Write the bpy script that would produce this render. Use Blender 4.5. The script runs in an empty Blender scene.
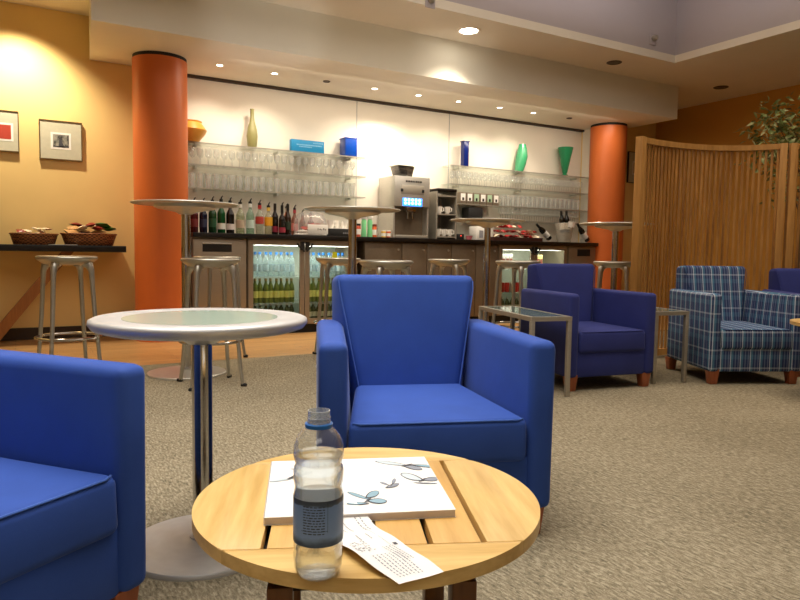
import bpy, bmesh, math, random
from mathutils import Vector, Matrix
random.seed(7)
PI = math.pi
C = bpy.context.scene.collection
SC = bpy.context.scene

# ------------------------------------------------------------------ camera
HC, FPX, PITCH, ROLL, YAW = 0.86, 670.0, 0.0722, -0.0150, PI / 6
fh = Vector((math.sin(YAW), math.cos(YAW), 0)); r0 = Vector((math.cos(YAW), -math.sin(YAW), 0))
fwd = fh * math.cos(PITCH) + Vector((0, 0, -math.sin(PITCH)))
d0 = fh * (-math.sin(PITCH)) + Vector((0, 0, -math.cos(PITCH)))
rgt = r0 * math.cos(ROLL) + d0 * math.sin(ROLL)
dwn = d0 * math.cos(ROLL) - r0 * math.sin(ROLL)
cam_d = bpy.data.cameras.new('camera'); cam = bpy.data.objects.new('camera', cam_d); C.objects.link(cam)
cam.matrix_world = Matrix(((rgt.x, -dwn.x, -fwd.x, 0), (rgt.y, -dwn.y, -fwd.y, 0), (rgt.z, -dwn.z, -fwd.z, HC), (0, 0, 0, 1)))
cam_d.sensor_width = 36; cam_d.lens = FPX / 800 * 36; cam_d.clip_start = 0.05
SC.camera = cam

# ------------------------------------------------------------------ world, lights, exposure
SC.view_settings.view_transform = 'Standard'; SC.view_settings.look = 'None'
SC.view_settings.gamma = 1; SC.view_settings.exposure = 0.55
w = bpy.data.worlds.new('world'); SC.world = w; w.use_nodes = True
w.node_tree.nodes['Background'].inputs[0].default_value = (0.9, 0.75, 0.55, 1)
w.node_tree.nodes['Background'].inputs[1].default_value = 0.05
SC.cycles.max_bounces = 8; SC.cycles.transparent_max_bounces = 24
SC.cycles.caustics_reflective = False; SC.cycles.caustics_refractive = False
SC.cycles.sample_clamp_indirect = 4; SC.cycles.use_denoising = True

def light(name, kind, loc, power, col, target=None, size=None, sizey=None, angle=None, blend=0.6, rad=0.04, spread=None):
    d = bpy.data.lights.new(name, kind); d.energy = power; d.color = col
    if kind == 'AREA':
        d.size = size
        if spread: d.spread = spread
        if sizey: d.shape = 'RECTANGLE'; d.size_y = sizey
    if kind == 'SPOT':
        d.spot_size = angle; d.spot_blend = blend; d.shadow_soft_size = rad
    o = bpy.data.objects.new(name, d); C.objects.link(o); o.location = loc
    if target is not None:
        o.rotation_euler = (Vector(target) - Vector(loc)).to_track_quat('-Z', 'Y').to_euler()
    return o
WARM = (1, .80, .56); WARM2 = (1, .86, .68); NEUT = (1, .965, .92)
light('coffer_panel_light', 'AREA', (0.4, 2.2, 3.66), 46, NEUT, (0.4, 2.2, 0), 3.0, 2.8, spread=math.radians(98))
light('coffer_panel_light', 'AREA', (4.6, 2.2, 3.66), 11, WARM2, (4.6, 2.2, 0), 2.4, 2.0, spread=math.radians(85))
light('lounge_front_fill', 'AREA', (-1.2, -2.2, 3.66), 22, NEUT, (-1.2, -2.2, 0), 2.4, 1.6, spread=math.radians(130))  # added front fill from behind the camera
light('coffer_fill_uplight', 'AREA', (2.6, 2.6, 3.12), 92, (1, .93, .95), (2.6, 2.6, 5), 6.0, 3.6)  # added unseen uplight, hangs in the coffer to brighten its sides
light('table_gleam_stand_in', 'SPOT', (2.05, 5.0, 1.25), 13, NEUT, (1.98, 5.78, 2.62), angle=math.radians(44), blend=.7)  # added spot standing in for light bounced off the steel tables
light('table_gleam_stand_in', 'SPOT', (3.75, 5.05, 1.25), 8, NEUT, (3.90, 5.78, 2.62), angle=math.radians(38), blend=.7)  # second added bounce spot, aimed at the soffit face
BAR_SPOTS = [(1.74, 1), (2.28, 1), (2.84, 0), (3.40, 1), (3.95, 1), (4.49, 1), (5.09, 1), (5.62, 1), (6.22, 0)]
for x, on in BAR_SPOTS:
    if on:
        light('bar_spot_lamp', 'SPOT', (x, 6.5, 2.575), 19, WARM2, (x, 6.86, 1.75), angle=math.radians(104), blend=.8)
light('bar_spot_lamp', 'SPOT', (3.66, 6.5, 2.57), 36, WARM2, (3.72, 6.95, 1.7), angle=math.radians(90), blend=.5)
light('downlight_lamp', 'SPOT', (3.87, 5.45, 2.975), 60, WARM2, (3.87, 5.45, 0), angle=math.radians(110), blend=.8)
light('downlight_lamp', 'SPOT', (0.05, 6.55, 2.97), 130, (1, .86, .64), (0.05, 6.78, 1.6), angle=math.radians(112), blend=.8)
light('downlight_lamp', 'SPOT', (2.3, 5.42, 2.975), 55, WARM2, (2.3, 5.42, 0), angle=math.radians(66), blend=.8)

light('table_gleam_stand_in', 'SPOT', (2.9, 4.7, 1.3), 16, WARM2, (3.2, 6.1, 2.6), angle=math.radians(120), blend=1.0)  # wide spot added to brighten the soffit underside like table bounce
light('bar_alcove_fill', 'AREA', (4.3, 6.15, 2.585), 24, WARM2, (4.3, 6.55, 0.9), 5.0, .12)  # added area fill that lifts the bar wall and worktop

# ------------------------------------------------------------------ materials
def srgb(r, g, b):
    f = lambda c: (c / 255 / 12.92) if c <= 10.31 else ((c / 255 + .055) / 1.055) ** 2.4
    return (f(r), f(g), f(b), 1)
class NT:
    def __init__(s, name):
        s.m = bpy.data.materials.new(name); s.m.use_nodes = True
        s.t = s.m.node_tree; s.n = s.t.nodes; s.p = s.n['Principled BSDF']; s.out = s.n['Material Output']
    def node(s, kind, **kw):
        n = s.n.new(kind)
        for k, v in kw.items():
            if k.startswith('i_'):
                n.inputs[k[2:].replace('_', ' ')].default_value = v
            else: setattr(n, k, v)
        return n
    def link(s, a, b): s.t.links.new(a, b)
    def ramp(s, fac, stops):
        r = s.n.new('ShaderNodeValToRGB'); e = r.color_ramp.elements
        while len(e) < len(stops): e.new(.5)
        for k, (p, c) in enumerate(stops): e[k].position = p; e[k].color = c
        s.link(fac, r.inputs[0]); return r.outputs[0]
    def bump(s, h, strength=.3, dist=.01):
        b = s.node('ShaderNodeBump'); b.inputs['Strength'].default_value = strength; b.inputs['Distance'].default_value = dist
        s.link(h, b.inputs['Height']); s.link(b.outputs[0], s.p.inputs['Normal'])
    def coord(s, which='Object', scale=(1, 1, 1), rot=(0, 0, 0)):
        tc = s.node('ShaderNodeTexCoord'); mp = s.node('ShaderNodeMapping')
        mp.inputs['Scale'].default_value = scale; mp.inputs['Rotation'].default_value = rot
        s.link(tc.outputs[which], mp.inputs[0]); return mp.outputs[0]
    def noise(s, vec, scale, detail=3, rough=.55):
        n = s.node('ShaderNodeTexNoise'); n.inputs['Scale'].default_value = scale
        n.inputs['Detail'].default_value = detail; n.inputs['Roughness'].default_value = rough
        s.link(vec, n.inputs['Vector']); return n.outputs['Fac']
def var(c, k): return (min(1, c[0] * k), min(1, c[1] * k), min(1, c[2] * k), 1)
def plain(name, col, rough=.6, metal=0, spec=.5, vary=.06, scale=30, bump=0, sheen=0, coat=0):
    t = NT(name); v = t.coord(); f = t.noise(v, scale)
    t.link(t.ramp(f, [(.3, var(col, 1 - vary)), (.7, var(col, 1 + vary))]), t.p.inputs['Base Color'])
    t.p.inputs['Roughness'].default_value = rough; t.p.inputs['Metallic'].default_value = metal
    t.p.inputs['Specular IOR Level'].default_value = spec
    if bump: t.bump(f, bump, .003)
    if sheen: t.p.inputs['Sheen Weight'].default_value = sheen; t.p.inputs['Sheen Roughness'].default_value = .4
    if coat: t.p.inputs['Coat Weight'].default_value = coat
    return t.m
def emit(name, col, strength):
    t = NT(name); t.p.inputs['Base Color'].default_value = col
    t.p.inputs['Emission Color'].default_value = col; t.p.inputs['Emission Strength'].default_value = strength
    return t.m
def wood(name, c1, c2, axis='x', rough=.35, scale=1.0, spec=.5):
    t = NT(name)
    sc = {'x': (2.2, 26, 26), 'y': (26, 2.2, 26), 'z': (26, 26, 2.2)}[axis]
    v = t.coord('Object', tuple(q * scale for q in sc)); f = t.noise(v, 1.0, 5, .6)
    v2 = t.coord('Object', tuple(q * scale * 5 for q in sc)); f2 = t.noise(v2, 1.0, 2)
    mx = t.node('ShaderNodeMath', operation='MULTIPLY_ADD'); t.link(f2, mx.inputs[0]); mx.inputs[1].default_value = .25; t.link(f, mx.inputs[2])
    t.link(t.ramp(mx.outputs[0], [(.38, c1), (.78, c2)]), t.p.inputs['Base Color'])
    t.p.inputs['Roughness'].default_value = rough; t.p.inputs['Specular IOR Level'].default_value = spec
    t.bump(mx.outputs[0], .06, .002)
    return t.m
def fabric(name, col, vary=.08, sheen=.16):
    t = NT(name); v = t.coord(); f = t.noise(v, 420, 2); g = t.noise(v, 9, 3)
    a = t.node('ShaderNodeMath', operation='MULTIPLY_ADD'); t.link(f, a.inputs[0]); a.inputs[1].default_value = .45; t.link(g, a.inputs[2])
    t.link(t.ramp(a.outputs[0], [(.45, var(col, 1 - vary)), (.95, var(col, 1 + vary))]), t.p.inputs['Base Color'])
    t.p.inputs['Roughness'].default_value = .75; t.p.inputs['Specular IOR Level'].default_value = .25
    t.p.inputs['Sheen Weight'].default_value = sheen; t.p.inputs['Sheen Roughness'].default_value = .35
    t.p.inputs['Sheen Tint'].default_value = (.7, .8, 1, 1)
    t.bump(f, .15, .001)
    return t.m
def thin_glass(name, tint=(1, 1, 1, 1), gloss=.9, base=.06, rough=.02, milk=0.0, power=4.0):
    t = NT(name); t.n.remove(t.p)
    tr = t.node('ShaderNodeBsdfTransparent'); tr.inputs[0].default_value = tint
    gl = t.node('ShaderNodeBsdfGlossy'); gl.inputs['Roughness'].default_value = rough
    lw_ = t.node('ShaderNodeLayerWeight'); lw_.inputs['Blend'].default_value = .5; lw = t.node('ShaderNodeMath', operation='POWER'); t.link(lw_.outputs['Facing'], lw.inputs[0]); lw.inputs[1].default_value = power
    ma = t.node('ShaderNodeMath', operation='MULTIPLY_ADD', use_clamp=True); t.link(lw.outputs[0], ma.inputs[0]); ma.inputs[1].default_value = gloss; ma.inputs[2].default_value = base
    mx = t.node('ShaderNodeMixShader'); t.link(ma.outputs[0], mx.inputs[0]); t.link(tr.outputs[0], mx.inputs[1]); t.link(gl.outputs[0], mx.inputs[2])
    o = mx.outputs[0]
    if milk:
        df = t.node('ShaderNodeBsdfDiffuse'); df.inputs[0].default_value = tint
        m2 = t.node('ShaderNodeMixShader'); m2.inputs[0].default_value = milk; t.link(o, m2.inputs[1]); t.link(df.outputs[0], m2.inputs[2]); o = m2.outputs[0]
    t.link(o, t.out.inputs[0]); return t.m
def brushed(name, col, rough=.3, metal=1):
    t = NT(name); v = t.coord('Object', (8, 8, 160)); f = t.noise(v, 2, 2)
    t.link(t.ramp(f, [(.3, var(col, .93)), (.7, var(col, 1.06))]), t.p.inputs['Base Color'])
    t.p.inputs['Metallic'].default_value = metal
    mr = t.node('ShaderNodeMapRange'); mr.inputs[3].default_value = rough * .8; mr.inputs[4].default_value = rough * 1.25
    t.link(f, mr.inputs[0]); t.link(mr.outputs[0], t.p.inputs['Roughness'])
    return t.m

def carpet_mat():
    t = NT('carpet')
    v = t.coord('Object', (1, 1, 1), (0, 0, .5))
    nz = t.node('ShaderNodeTexNoise'); nz.inputs['Scale'].default_value = 14; t.link(v, nz.inputs['Vector'])
    ch = t.node('ShaderNodeTexChecker'); ch.inputs['Scale'].default_value = 26; t.link(v, ch.inputs['Vector'])
    def wave(rot):
        return t.noise(t.coord('Object', (120, 34, 1), (0, 0, rot)), 1.0, 2, .5)
    a, b = wave(1.45), wave(.55)
    mx = t.node('ShaderNodeMix'); t.link(ch.outputs['Fac'], mx.inputs[0]); t.link(a, mx.inputs[2]); t.link(b, mx.inputs[3])
    fine = t.noise(t.coord(), 300, 2)
    big = t.noise(t.coord(), 1.3, 2)
    s = t.node('ShaderNodeMath', operation='MULTIPLY_ADD'); t.link(fine, s.inputs[0]); s.inputs[1].default_value = .5; t.link(mx.outputs[0], s.inputs[2])
    s2 = t.node('ShaderNodeMath', operation='MULTIPLY_ADD'); t.link(big, s2.inputs[0]); s2.inputs[1].default_value = .22; t.link(s.outputs[0], s2.inputs[2])
    dv = t.node('ShaderNodeMath', operation='MULTIPLY'); t.link(s2.outputs[0], dv.inputs[0]); dv.inputs[1].default_value = .7
    t.link(t.ramp(dv.outputs[0], [(.44, srgb(98, 90, 72)), (.60, srgb(138, 127, 104)), (.78, srgb(176, 165, 140))]), t.p.inputs['Base Color'])
    t.p.inputs['Roughness'].default_value = .95; t.p.inputs['Specular IOR Level'].default_value = .1
    t.bump(s.outputs[0], .5, .006)
    return t.m
def plaid_mat():
    t = NT('plaid_fabric')
    tc = t.node('ShaderNodeTexCoord'); sp = t.node('ShaderNodeSeparateXYZ'); t.link(tc.outputs['UV'], sp.inputs[0])
    def stripes(sock, per, bands):
        m = t.node('ShaderNodeMath', operation='MULTIPLY'); t.link(sock, m.inputs[0]); m.inputs[1].default_value = 1 / per
        fr = t.node('ShaderNodeMath', operation='FRACT'); t.link(m.outputs[0], fr.inputs[0])
        r = t.n.new('ShaderNodeValToRGB'); r.color_ramp.interpolation = 'CONSTANT'; e = r.color_ramp.elements
        while len(e) < len(bands): e.new(.5)
        for k, (p, c) in enumerate(bands): e[k].position = p; e[k].color = c
        t.link(fr.outputs[0], r.inputs[0]); return r.outputs[0]
    navy, teal, pale, slate = srgb(52, 66, 104), srgb(80, 124, 152), srgb(206, 214, 226), srgb(112, 122, 152)
    a = stripes(sp.outputs[0], .074, [(0, navy), (.20, slate), (.30, navy), (.42, pale), (.50, teal), (.72, navy), (.90, slate)])
    b = stripes(sp.outputs[1], .12, [(0, navy), (.40, teal), (.66, navy), (.86, pale), (.95, navy)])
    mx = t.node('ShaderNodeMix', data_type='RGBA'); mx.inputs[0].default_value = .28; t.link(a, mx.inputs[6]); t.link(b, mx.inputs[7])
    t.link(mx.outputs[2], t.p.inputs['Base Color']); t.p.inputs['Roughness'].default_value = .9
    t.p.inputs['Specular IOR Level'].default_value = .15
    t.bump(t.noise(t.coord(), 400, 2), .2, .001)
    return t.m
def planks_mat():
    t = NT('floor_boards')
    br = t.node('ShaderNodeTexBrick'); v = t.coord('Object', (1, 1, 1))
    t.link(v, br.inputs['Vector']); br.inputs['Scale'].default_value = 1
    br.inputs['Brick Width'].default_value = 1.1; br.inputs['Row Height'].default_value = .085; br.inputs['Mortar Size'].default_value = .0015
    br.inputs['Color1'].default_value = srgb(220, 174, 116); br.inputs['Color2'].default_value = srgb(198, 148, 92); br.inputs['Mortar'].default_value = srgb(96, 60, 30)
    g = t.noise(t.coord('Object', (3, 40, 1)), 1, 4)
    mx = t.node('ShaderNodeMix', data_type='RGBA', blend_type='MULTIPLY'); mx.inputs[0].default_value = .74
    t.link(br.outputs[0], mx.inputs[6]); t.link(t.ramp(g, [(.3, (.6, .6, .6, 1)), (.7, (1, 1, 1, 1))]), mx.inputs[7])
    t.link(mx.outputs[2], t.p.inputs['Base Color']); t.p.inputs['Roughness'].default_value = .28
    return t.m
def wicker_mat(name, c1, c2):
    t = NT(name); v = t.coord('Object', (34, 34, 50))
    ch = t.node('ShaderNodeTexChecker'); ch.inputs['Scale'].default_value = 1.5; t.link(v, ch.inputs['Vector'])
    n = t.noise(t.coord(), 60)
    m = t.node('ShaderNodeMath', operation='MULTIPLY_ADD'); t.link(n, m.inputs[0]); m.inputs[1].default_value = .6; t.link(ch.outputs['Fac'], m.inputs[2])
    t.link(t.ramp(m.outputs[0], [(.2, c1), (1, c2)]), t.p.inputs['Base Color']); t.bump(m.outputs[0], .6, .004)
    return t.m

M = dict(
    carpet=carpet_mat(), boards=planks_mat(), plaid=plaid_mat(),
    white_wall=plain('white_paint', srgb(238, 230, 216), .8, vary=.02, scale=3),
    yellow_wall=plain('yellow_paint', srgb(238, 206, 136), .75, vary=.03, scale=2),
    orange_wall=plain('amber_paint', srgb(204, 148, 62), .75, vary=.03, scale=2),
    ceiling=plain('ceiling_paint', srgb(232, 224, 208), .85, vary=.02, scale=2),
    soffit=plain('soffit_paint', srgb(236, 231, 216), .85, vary=.02, scale=2),
    coffer=plain("lilac_grey_paint", srgb(186, 178, 182), .85, vary=.02, scale=2),
    column=plain('orange_paint', srgb(208, 108, 50), .42, vary=.03, scale=4, spec=.4),
    black=plain('black_laminate', srgb(22, 18, 16), .3), matte_black=plain('matte_black', srgb(18, 17, 16), .7),
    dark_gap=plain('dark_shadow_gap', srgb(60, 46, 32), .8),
    oak_x=wood('oak_across', srgb(198, 156, 84), srgb(230, 194, 124), 'x'),
    oak_y=wood('oak_along', srgb(198, 156, 84), srgb(232, 196, 126), 'y'),
    oak_slat=wood('oak_slat', srgb(198, 150, 76), srgb(224, 182, 108), 'y'),
    oak_z=wood('oak_leg', srgb(96, 58, 26), srgb(132, 86, 42), 'z'),
    cherry=wood('cherry_wood', srgb(130, 66, 36), srgb(168, 94, 56), 'z', .4),
    red_wood=wood('reddish_wood', srgb(150, 82, 40), srgb(192, 120, 66), 'z', .4),
    brace=wood('brown_timber', srgb(128, 80, 36), srgb(164, 108, 54), 'z', .5),
    slat=wood('screen_timber', srgb(122, 78, 34), srgb(190, 138, 74), 'z', .5, spec=.3),
    post=wood('pale_screen_timber', srgb(158, 110, 54), srgb(190, 142, 78), 'z', .5, spec=.3),
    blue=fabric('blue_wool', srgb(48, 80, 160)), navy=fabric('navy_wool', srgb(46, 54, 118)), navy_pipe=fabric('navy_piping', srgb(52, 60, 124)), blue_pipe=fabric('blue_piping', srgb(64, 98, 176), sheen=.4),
    steel=brushed('brushed_steel', srgb(206, 204, 196), .32, .72), chrome=brushed('chrome', srgb(190, 188, 186), .12),
    alu=brushed('cast_aluminium', srgb(188, 184, 172), .34, .85), rim=brushed('satin_rim', srgb(196, 195, 192), .5, .6),
    dull_steel=brushed('dull_steel', srgb(172, 166, 154), .42, .6), cab=brushed('cabinet_steel', srgb(160, 148, 130), .45, .7),
    brown_panel=plain('brown_metal_panel', srgb(116, 103, 86), .45, metal=.4),
    table_glass=plain('frosted_table_glass', srgb(186, 204, 186), .08, vary=.02, spec=.75),
    side_glass=plain('smoked_table_glass', srgb(104, 124, 116), .08, vary=.02, spec=.8),
    glass=thin_glass('clear_glass', (.98, .985, .98, 1), .7, .08, milk=.10), shelf_glass=thin_glass('shelf_glass', (.95, .98, .96, 1), .5, .06, milk=.1),
    pane=thin_glass('door_glass', (.90, .93, .90, 1), .7, .03),
    dome=thin_glass('dome_plastic', (.95, .94, .94, 1), .9, .12, milk=.14),
    rubber=plain('black_rubber', srgb(26, 24, 22), .7), white=plain('white_card', srgb(240, 238, 232), .6, vary=.01),
    cup=plain('white_china', srgb(236, 232, 224), .25, vary=.01), ink=plain('grey_ink', srgb(70, 70, 76), .7),
    pale_ink=plain('pale_ink', srgb(150, 150, 156), .7), pages=plain('paper_edges', srgb(206, 196, 190), .8),
    red=plain('red_foil', srgb(178, 38, 34), .4), wicker=wicker_mat('wicker', srgb(74, 36, 14), srgb(170, 108, 58)),
    screen_on=emit('blue_display', srgb(50, 120, 235), 2.2), led=emit('display_glyphs', srgb(150, 220, 255), 3.0),
    lamp_on=emit('lamp_glow', (1, .9, .74, 1), 14), lamp_off=plain('unlit_lamp', srgb(70, 58, 44), .4),
    terracotta=plain('terracotta', srgb(150, 84, 52), .8), soil=plain('potting_soil', srgb(50, 36, 26), .95),
    bark=plain('bark', srgb(112, 84, 56), .9), cool_int=plain('cooler_lining', srgb(196, 200, 186), .5),
)
def leafm():
    t = NT('ficus_leaf'); f = t.noise(t.coord(), 9, 2)
    t.link(t.ramp(f, [(.35, srgb(88, 104, 46)), (.5, srgb(136, 150, 82)), (.66, srgb(206, 208, 150))]), t.p.inputs['Base Color'])
    t.p.inputs['Roughness'].default_value = .45; return t.m
M['leaf'] = leafm()
M['top_steel'] = brushed('spun_steel', srgb(208, 208, 200), .3, .45)
_cm = {}
def colm(name, rgb, rough=.4, **k):
    key = name
    if key not in _cm: _cm[key] = plain(name, srgb(*rgb), rough, vary=.04, **k)
    return _cm[key]

# ------------------------------------------------------------------ mesh helpers
class MB:
    def __init__(s): s.b = bmesh.new(); s.mi = 0
    def _merge(s, t, mtx=None):
        if mtx is not None: bmesh.ops.transform(t, matrix=mtx, verts=t.verts)
        bmesh.ops.recalc_face_normals(t, faces=t.faces)
        for f in t.faces: f.material_index = s.mi
        me = bpy.data.meshes.new('tmp'); t.to_mesh(me); t.free(); s.b.from_mesh(me); bpy.data.meshes.remove(me)
        return s
    def mat(s, i): s.mi = i; return s
    def box(s, x0, x1, y0, y1, z0, z1, bev=0, seg=2, mtx=None):
        return s.hexa([(x0, y0, z0), (x1, y0, z0), (x1, y1, z0), (x0, y1, z0), (x0, y0, z1), (x1, y0, z1), (x1, y1, z1), (x0, y1, z1)], bev, seg, mtx)
    def hexa(s, p, bev=0, seg=2, mtx=None):
        t = bmesh.new(); v = [t.verts.new(q) for q in p]
        for f in ((3, 2, 1, 0), (4, 5, 6, 7), (0, 1, 5, 4), (1, 2, 6, 5), (2, 3, 7, 6), (3, 0, 4, 7)): t.faces.new([v[i] for i in f])
        if bev: bmesh.ops.bevel(t, geom=t.edges[:], offset=bev, segments=seg, profile=.5, affect='EDGES', clamp_overlap=True)
        return s._merge(t, mtx)
    def lathe(s, prof, seg=32, cx=0, cy=0, cz=0, mtx=None):
        t = bmesh.new(); rings = []
        for r, z in prof:
            if r < 1e-6: rings.append([t.verts.new((cx, cy, cz + z))])
            else: rings.append([t.verts.new((cx + r * math.cos(2 * PI * k / seg), cy + r * math.sin(2 * PI * k / seg), cz + z)) for k in range(seg)])
        for a, b in zip(rings, rings[1:]):
            for k in range(seg):
                j = (k + 1) % seg
                if len(a) == 1 and len(b) == 1: continue
                if len(a) == 1: t.faces.new((a[0], b[k], b[j]))
                elif len(b) == 1: t.faces.new((a[k], a[j], b[0]))
                else: t.faces.new((a[k], a[j], b[j], b[k]))
        return s._merge(t, mtx)
    def cyl(s, cx, cy, z0, z1, r, seg=24, r2=None, mtx=None):
        r2 = r if r2 is None else r2
        return s.lathe([(0, z0), (r, z0), (r2, z1), (0, z1)], seg, cx, cy, 0, mtx)
    def tube(s, pts, rad, seg=8, closed=False, mtx=None, flat=1.0):
        pts = [Vector(p) for p in pts]; n = len(pts)
        rads = rad if isinstance(rad, (list, tuple)) else [rad] * n
        t = bmesh.new(); rings = []; up = None
        for i, p in enumerate(pts):
            a = pts[(i - 1) % n] if (closed or i > 0) else p
            b = pts[(i + 1) % n] if (closed or i < n - 1) else p
            d = (b - a).normalized()
            if up is None: up = Vector((0, 0, 1)) if abs(d.z) < .9 else Vector((0, 1, 0))
            e1 = d.cross(up).normalized(); e2 = e1.cross(d).normalized(); up = e2
            rings.append([t.verts.new(p + (e1 * math.cos(2 * PI * k / seg) + e2 * math.sin(2 * PI * k / seg) * flat) * rads[i]) for k in range(seg)])
        m = n if closed else n - 1
        for i in range(m):
            a, b = rings[i], rings[(i + 1) % n]
            for k in range(seg): t.faces.new((a[k], a[(k + 1) % seg], b[(k + 1) % seg], b[k]))
        if not closed: t.faces.new(rings[0]); t.faces.new(rings[-1])
        return s._merge(t, mtx)
    def prism(s, poly, z0, z1, bev=0, mtx=None):
        t = bmesh.new(); a = [t.verts.new((x, y, z0)) for x, y in poly]; b = [t.verts.new((x, y, z1)) for x, y in poly]; n = len(poly)
        t.faces.new(a[::-1]); top = t.faces.new(b)
        for i in range(n): t.faces.new((a[i], a[(i + 1) % n], b[(i + 1) % n], b[i]))
        if bev: bmesh.ops.bevel(t, geom=list(top.edges), offset=bev, segments=2, profile=.5, affect='EDGES', clamp_overlap=True)
        return s._merge(t, mtx)
    def poly(s, pts, mtx=None):
        t = bmesh.new(); t.faces.new([t.verts.new(p) for p in pts]); return s._merge(t, mtx)
    def grid(s, fn, nu, nv, mtx=None):
        t = bmesh.new(); v = [[t.verts.new(fn(i / nu, j / nv)) for j in range(nv + 1)] for i in range(nu + 1)]
        for i in range(nu):
            for j in range(nv): t.faces.new((v[i][j], v[i + 1][j], v[i + 1][j + 1], v[i][j + 1]))
        return s._merge(t, mtx)
    def build(s, name, mats, parent=None, loc=None, rz=0, ang=35, uv=False, base=False):
        me = bpy.data.meshes.new(name); bm = s.b
        off = None
        if base:      # put the origin at the bottom centre
            xs = [v.co for v in bm.verts]; off = Vector(((min(v.x for v in xs) + max(v.x for v in xs)) / 2, (min(v.y for v in xs) + max(v.y for v in xs)) / 2, min(v.z for v in xs)))
            bmesh.ops.translate(bm, verts=bm.verts, vec=-off)
        if uv:
            L = bm.loops.layers.uv.new('box')
            for f in bm.faces:
                n = f.normal; ax, ay, az = abs(n.x), abs(n.y), abs(n.z)
                for l in f.loops:
                    c = l.vert.co
                    l[L].uv = (c.y, c.z) if (ax > ay and ax > az) else ((c.x, c.z) if ay > az else (c.x, c.y + .03))
        bm.to_mesh(me); bm.free()
        me.polygons.foreach_set('use_smooth', [True] * len(me.polygons)); me.set_sharp_from_angle(angle=math.radians(ang))
        for m in (mats if isinstance(mats, (list, tuple)) else [mats]): me.materials.append(m)
        o = bpy.data.objects.new(name, me); C.objects.link(o)
        if parent: o.parent = parent
        if off is not None: o.location = off
        if loc is not None: o.location = loc
        o.rotation_euler.z = rz
        return o
def tag(o, label=None, cat=None, group=None, kind=None):
    if label: o['label'] = label
    if cat: o['category'] = cat
    if group: o['group'] = group
    if kind: o['kind'] = kind
    return o
def thing(name, label, cat, loc=(0, 0, 0), rz=0, group=None):
    o = bpy.data.objects.new(name, None); C.objects.link(o); o.location = loc; o.rotation_euler.z = rz; o.empty_display_size = .1
    return tag(o, label, cat, group)
def copy_tree(o, parent=None):
    c = o.copy(); C.objects.link(c); c.parent = parent
    for ch in list(o.children): copy_tree(ch, c)
    return c
def dup(o, loc, rz=0, label=None, group=None):
    c = copy_tree(o); c.location = loc; c.rotation_euler.z = rz
    if label: c['label'] = label
    if group: c['group'] = group
    return c
def struct(name, mb, m, label=None):
    o = mb.build(name, m); o['kind'] = 'structure'
    if label: o['label'] = label
    return o
def text(body, size, m, parent, loc, rot, name='lettering', extr=.0004, align='CENTER'):
    cu = bpy.data.curves.new(name, 'FONT'); cu.body = body; cu.size = size; cu.extrude = extr; cu.align_x = align
    tmp = bpy.data.objects.new(name, cu); C.objects.link(tmp)
    dg = bpy.context.evaluated_depsgraph_get(); me = bpy.data.meshes.new_from_object(tmp.evaluated_get(dg)); bpy.data.objects.remove(tmp)
    me.materials.clear(); me.materials.append(m)
    o = bpy.data.objects.new(name, me); C.objects.link(o); o.parent = parent; o.location = loc; o.rotation_euler = rot
    return o

# ------------------------------------------------------------------ the room shell
XL, XR, YB, YF, ZC = -4.5, 8.5, -3.6, 7.05, 3.0
struct('floor', MB().box(XL, XR, YB, 5.155, -.06, 0), M['carpet'])
struct('floor_boards', MB().box(XL, XR, 5.155, YF, -.06, .0), M['boards'])
struct('wall_back', MB().box(1.30, 6.99, YF, YF + .1, 0, ZC), M['white_wall'])
struct('wall_left_panel', MB().box(XL, 1.30, YF - .04, YF + .1, 0, ZC), M['yellow_wall'])
struct('wall_back_right', MB().box(6.99, XR, YF - .02, YF + .1, 0, ZC), M['yellow_wall'])
struct('wall_return', MB().box(6.99, 7.05, 6.78, YF - .02, 0, 2.6), M['white_wall'])
struct('wall_right', MB().box(XR, XR + .1, YB, YF + .1, 0, ZC), M['orange_wall'])
struct('wall_left', MB().box(XL - .1, XL, YB, YF + .1, 0, 3.75), M['yellow_wall'])
struct('wall_front', MB().box(XL - .1, XR + .1, YB - .1, YB, 0, 3.75), M['white_wall'])
CX1, CY1 = 6.43, 5.10
struct('ceiling', MB().box(XL, CX1, CY1, YF, ZC, ZC + .08).box(CX1, XR, YB, YF, ZC, ZC + .08), M['ceiling'])
struct('ceiling_coffer', MB().box(XL, CX1, CY1, CY1 + .08, ZC + .08, 3.75).box(CX1, CX1 + .08, YB, CY1 + .08, ZC + .08, 3.75), M['coffer'])
struct('ceiling_coffer_top', MB().box(XL - .1, CX1 + .1, YB - .1, CY1 + .1, 3.75, 3.83), M['ceiling'])
# the dropped soffit over the bar
struct('trim_soffit', MB().hexa([(.56, 5.78, 2.6), (7.38, 5.78, 2.6), (7.38, 7.0, 2.6), (.66, 7.0, 2.6), (.56, 5.78, ZC), (7.38, 5.78, ZC), (7.38, 7.0, ZC), (.66, 7.0, ZC)]), M['soffit'])
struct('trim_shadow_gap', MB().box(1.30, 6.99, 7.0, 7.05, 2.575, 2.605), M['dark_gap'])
struct('baseboard_left', MB().box(XL, 1.30, YF - .055, YF - .04, 0, .11), M['dark_gap'])
struct('trim_wall_joint', MB().box(3.457, 3.463, 7.047, 7.05, 1.0, 2.575).box(4.737, 4.743, 7.047, 7.05, 1.0, 2.575), M['pale_ink'])

# orange columns
for x, lab in ((1.21, 'orange round column at the left end of the bar, beside the yellow wall'), (7.02, 'orange round column at the right end of the bar, behind the timber screen')):
    t = thing('column', lab, 'column', (x, 6.58, 0), 0, 'orange columns')
    MB().cyl(0, 0, 0, 2.57, .24, 64).build('shaft', M['column'], t)
    MB().cyl(0, 0, 2.57, 2.6, .236, 64).build('collar', M['matte_black'], t)

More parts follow.
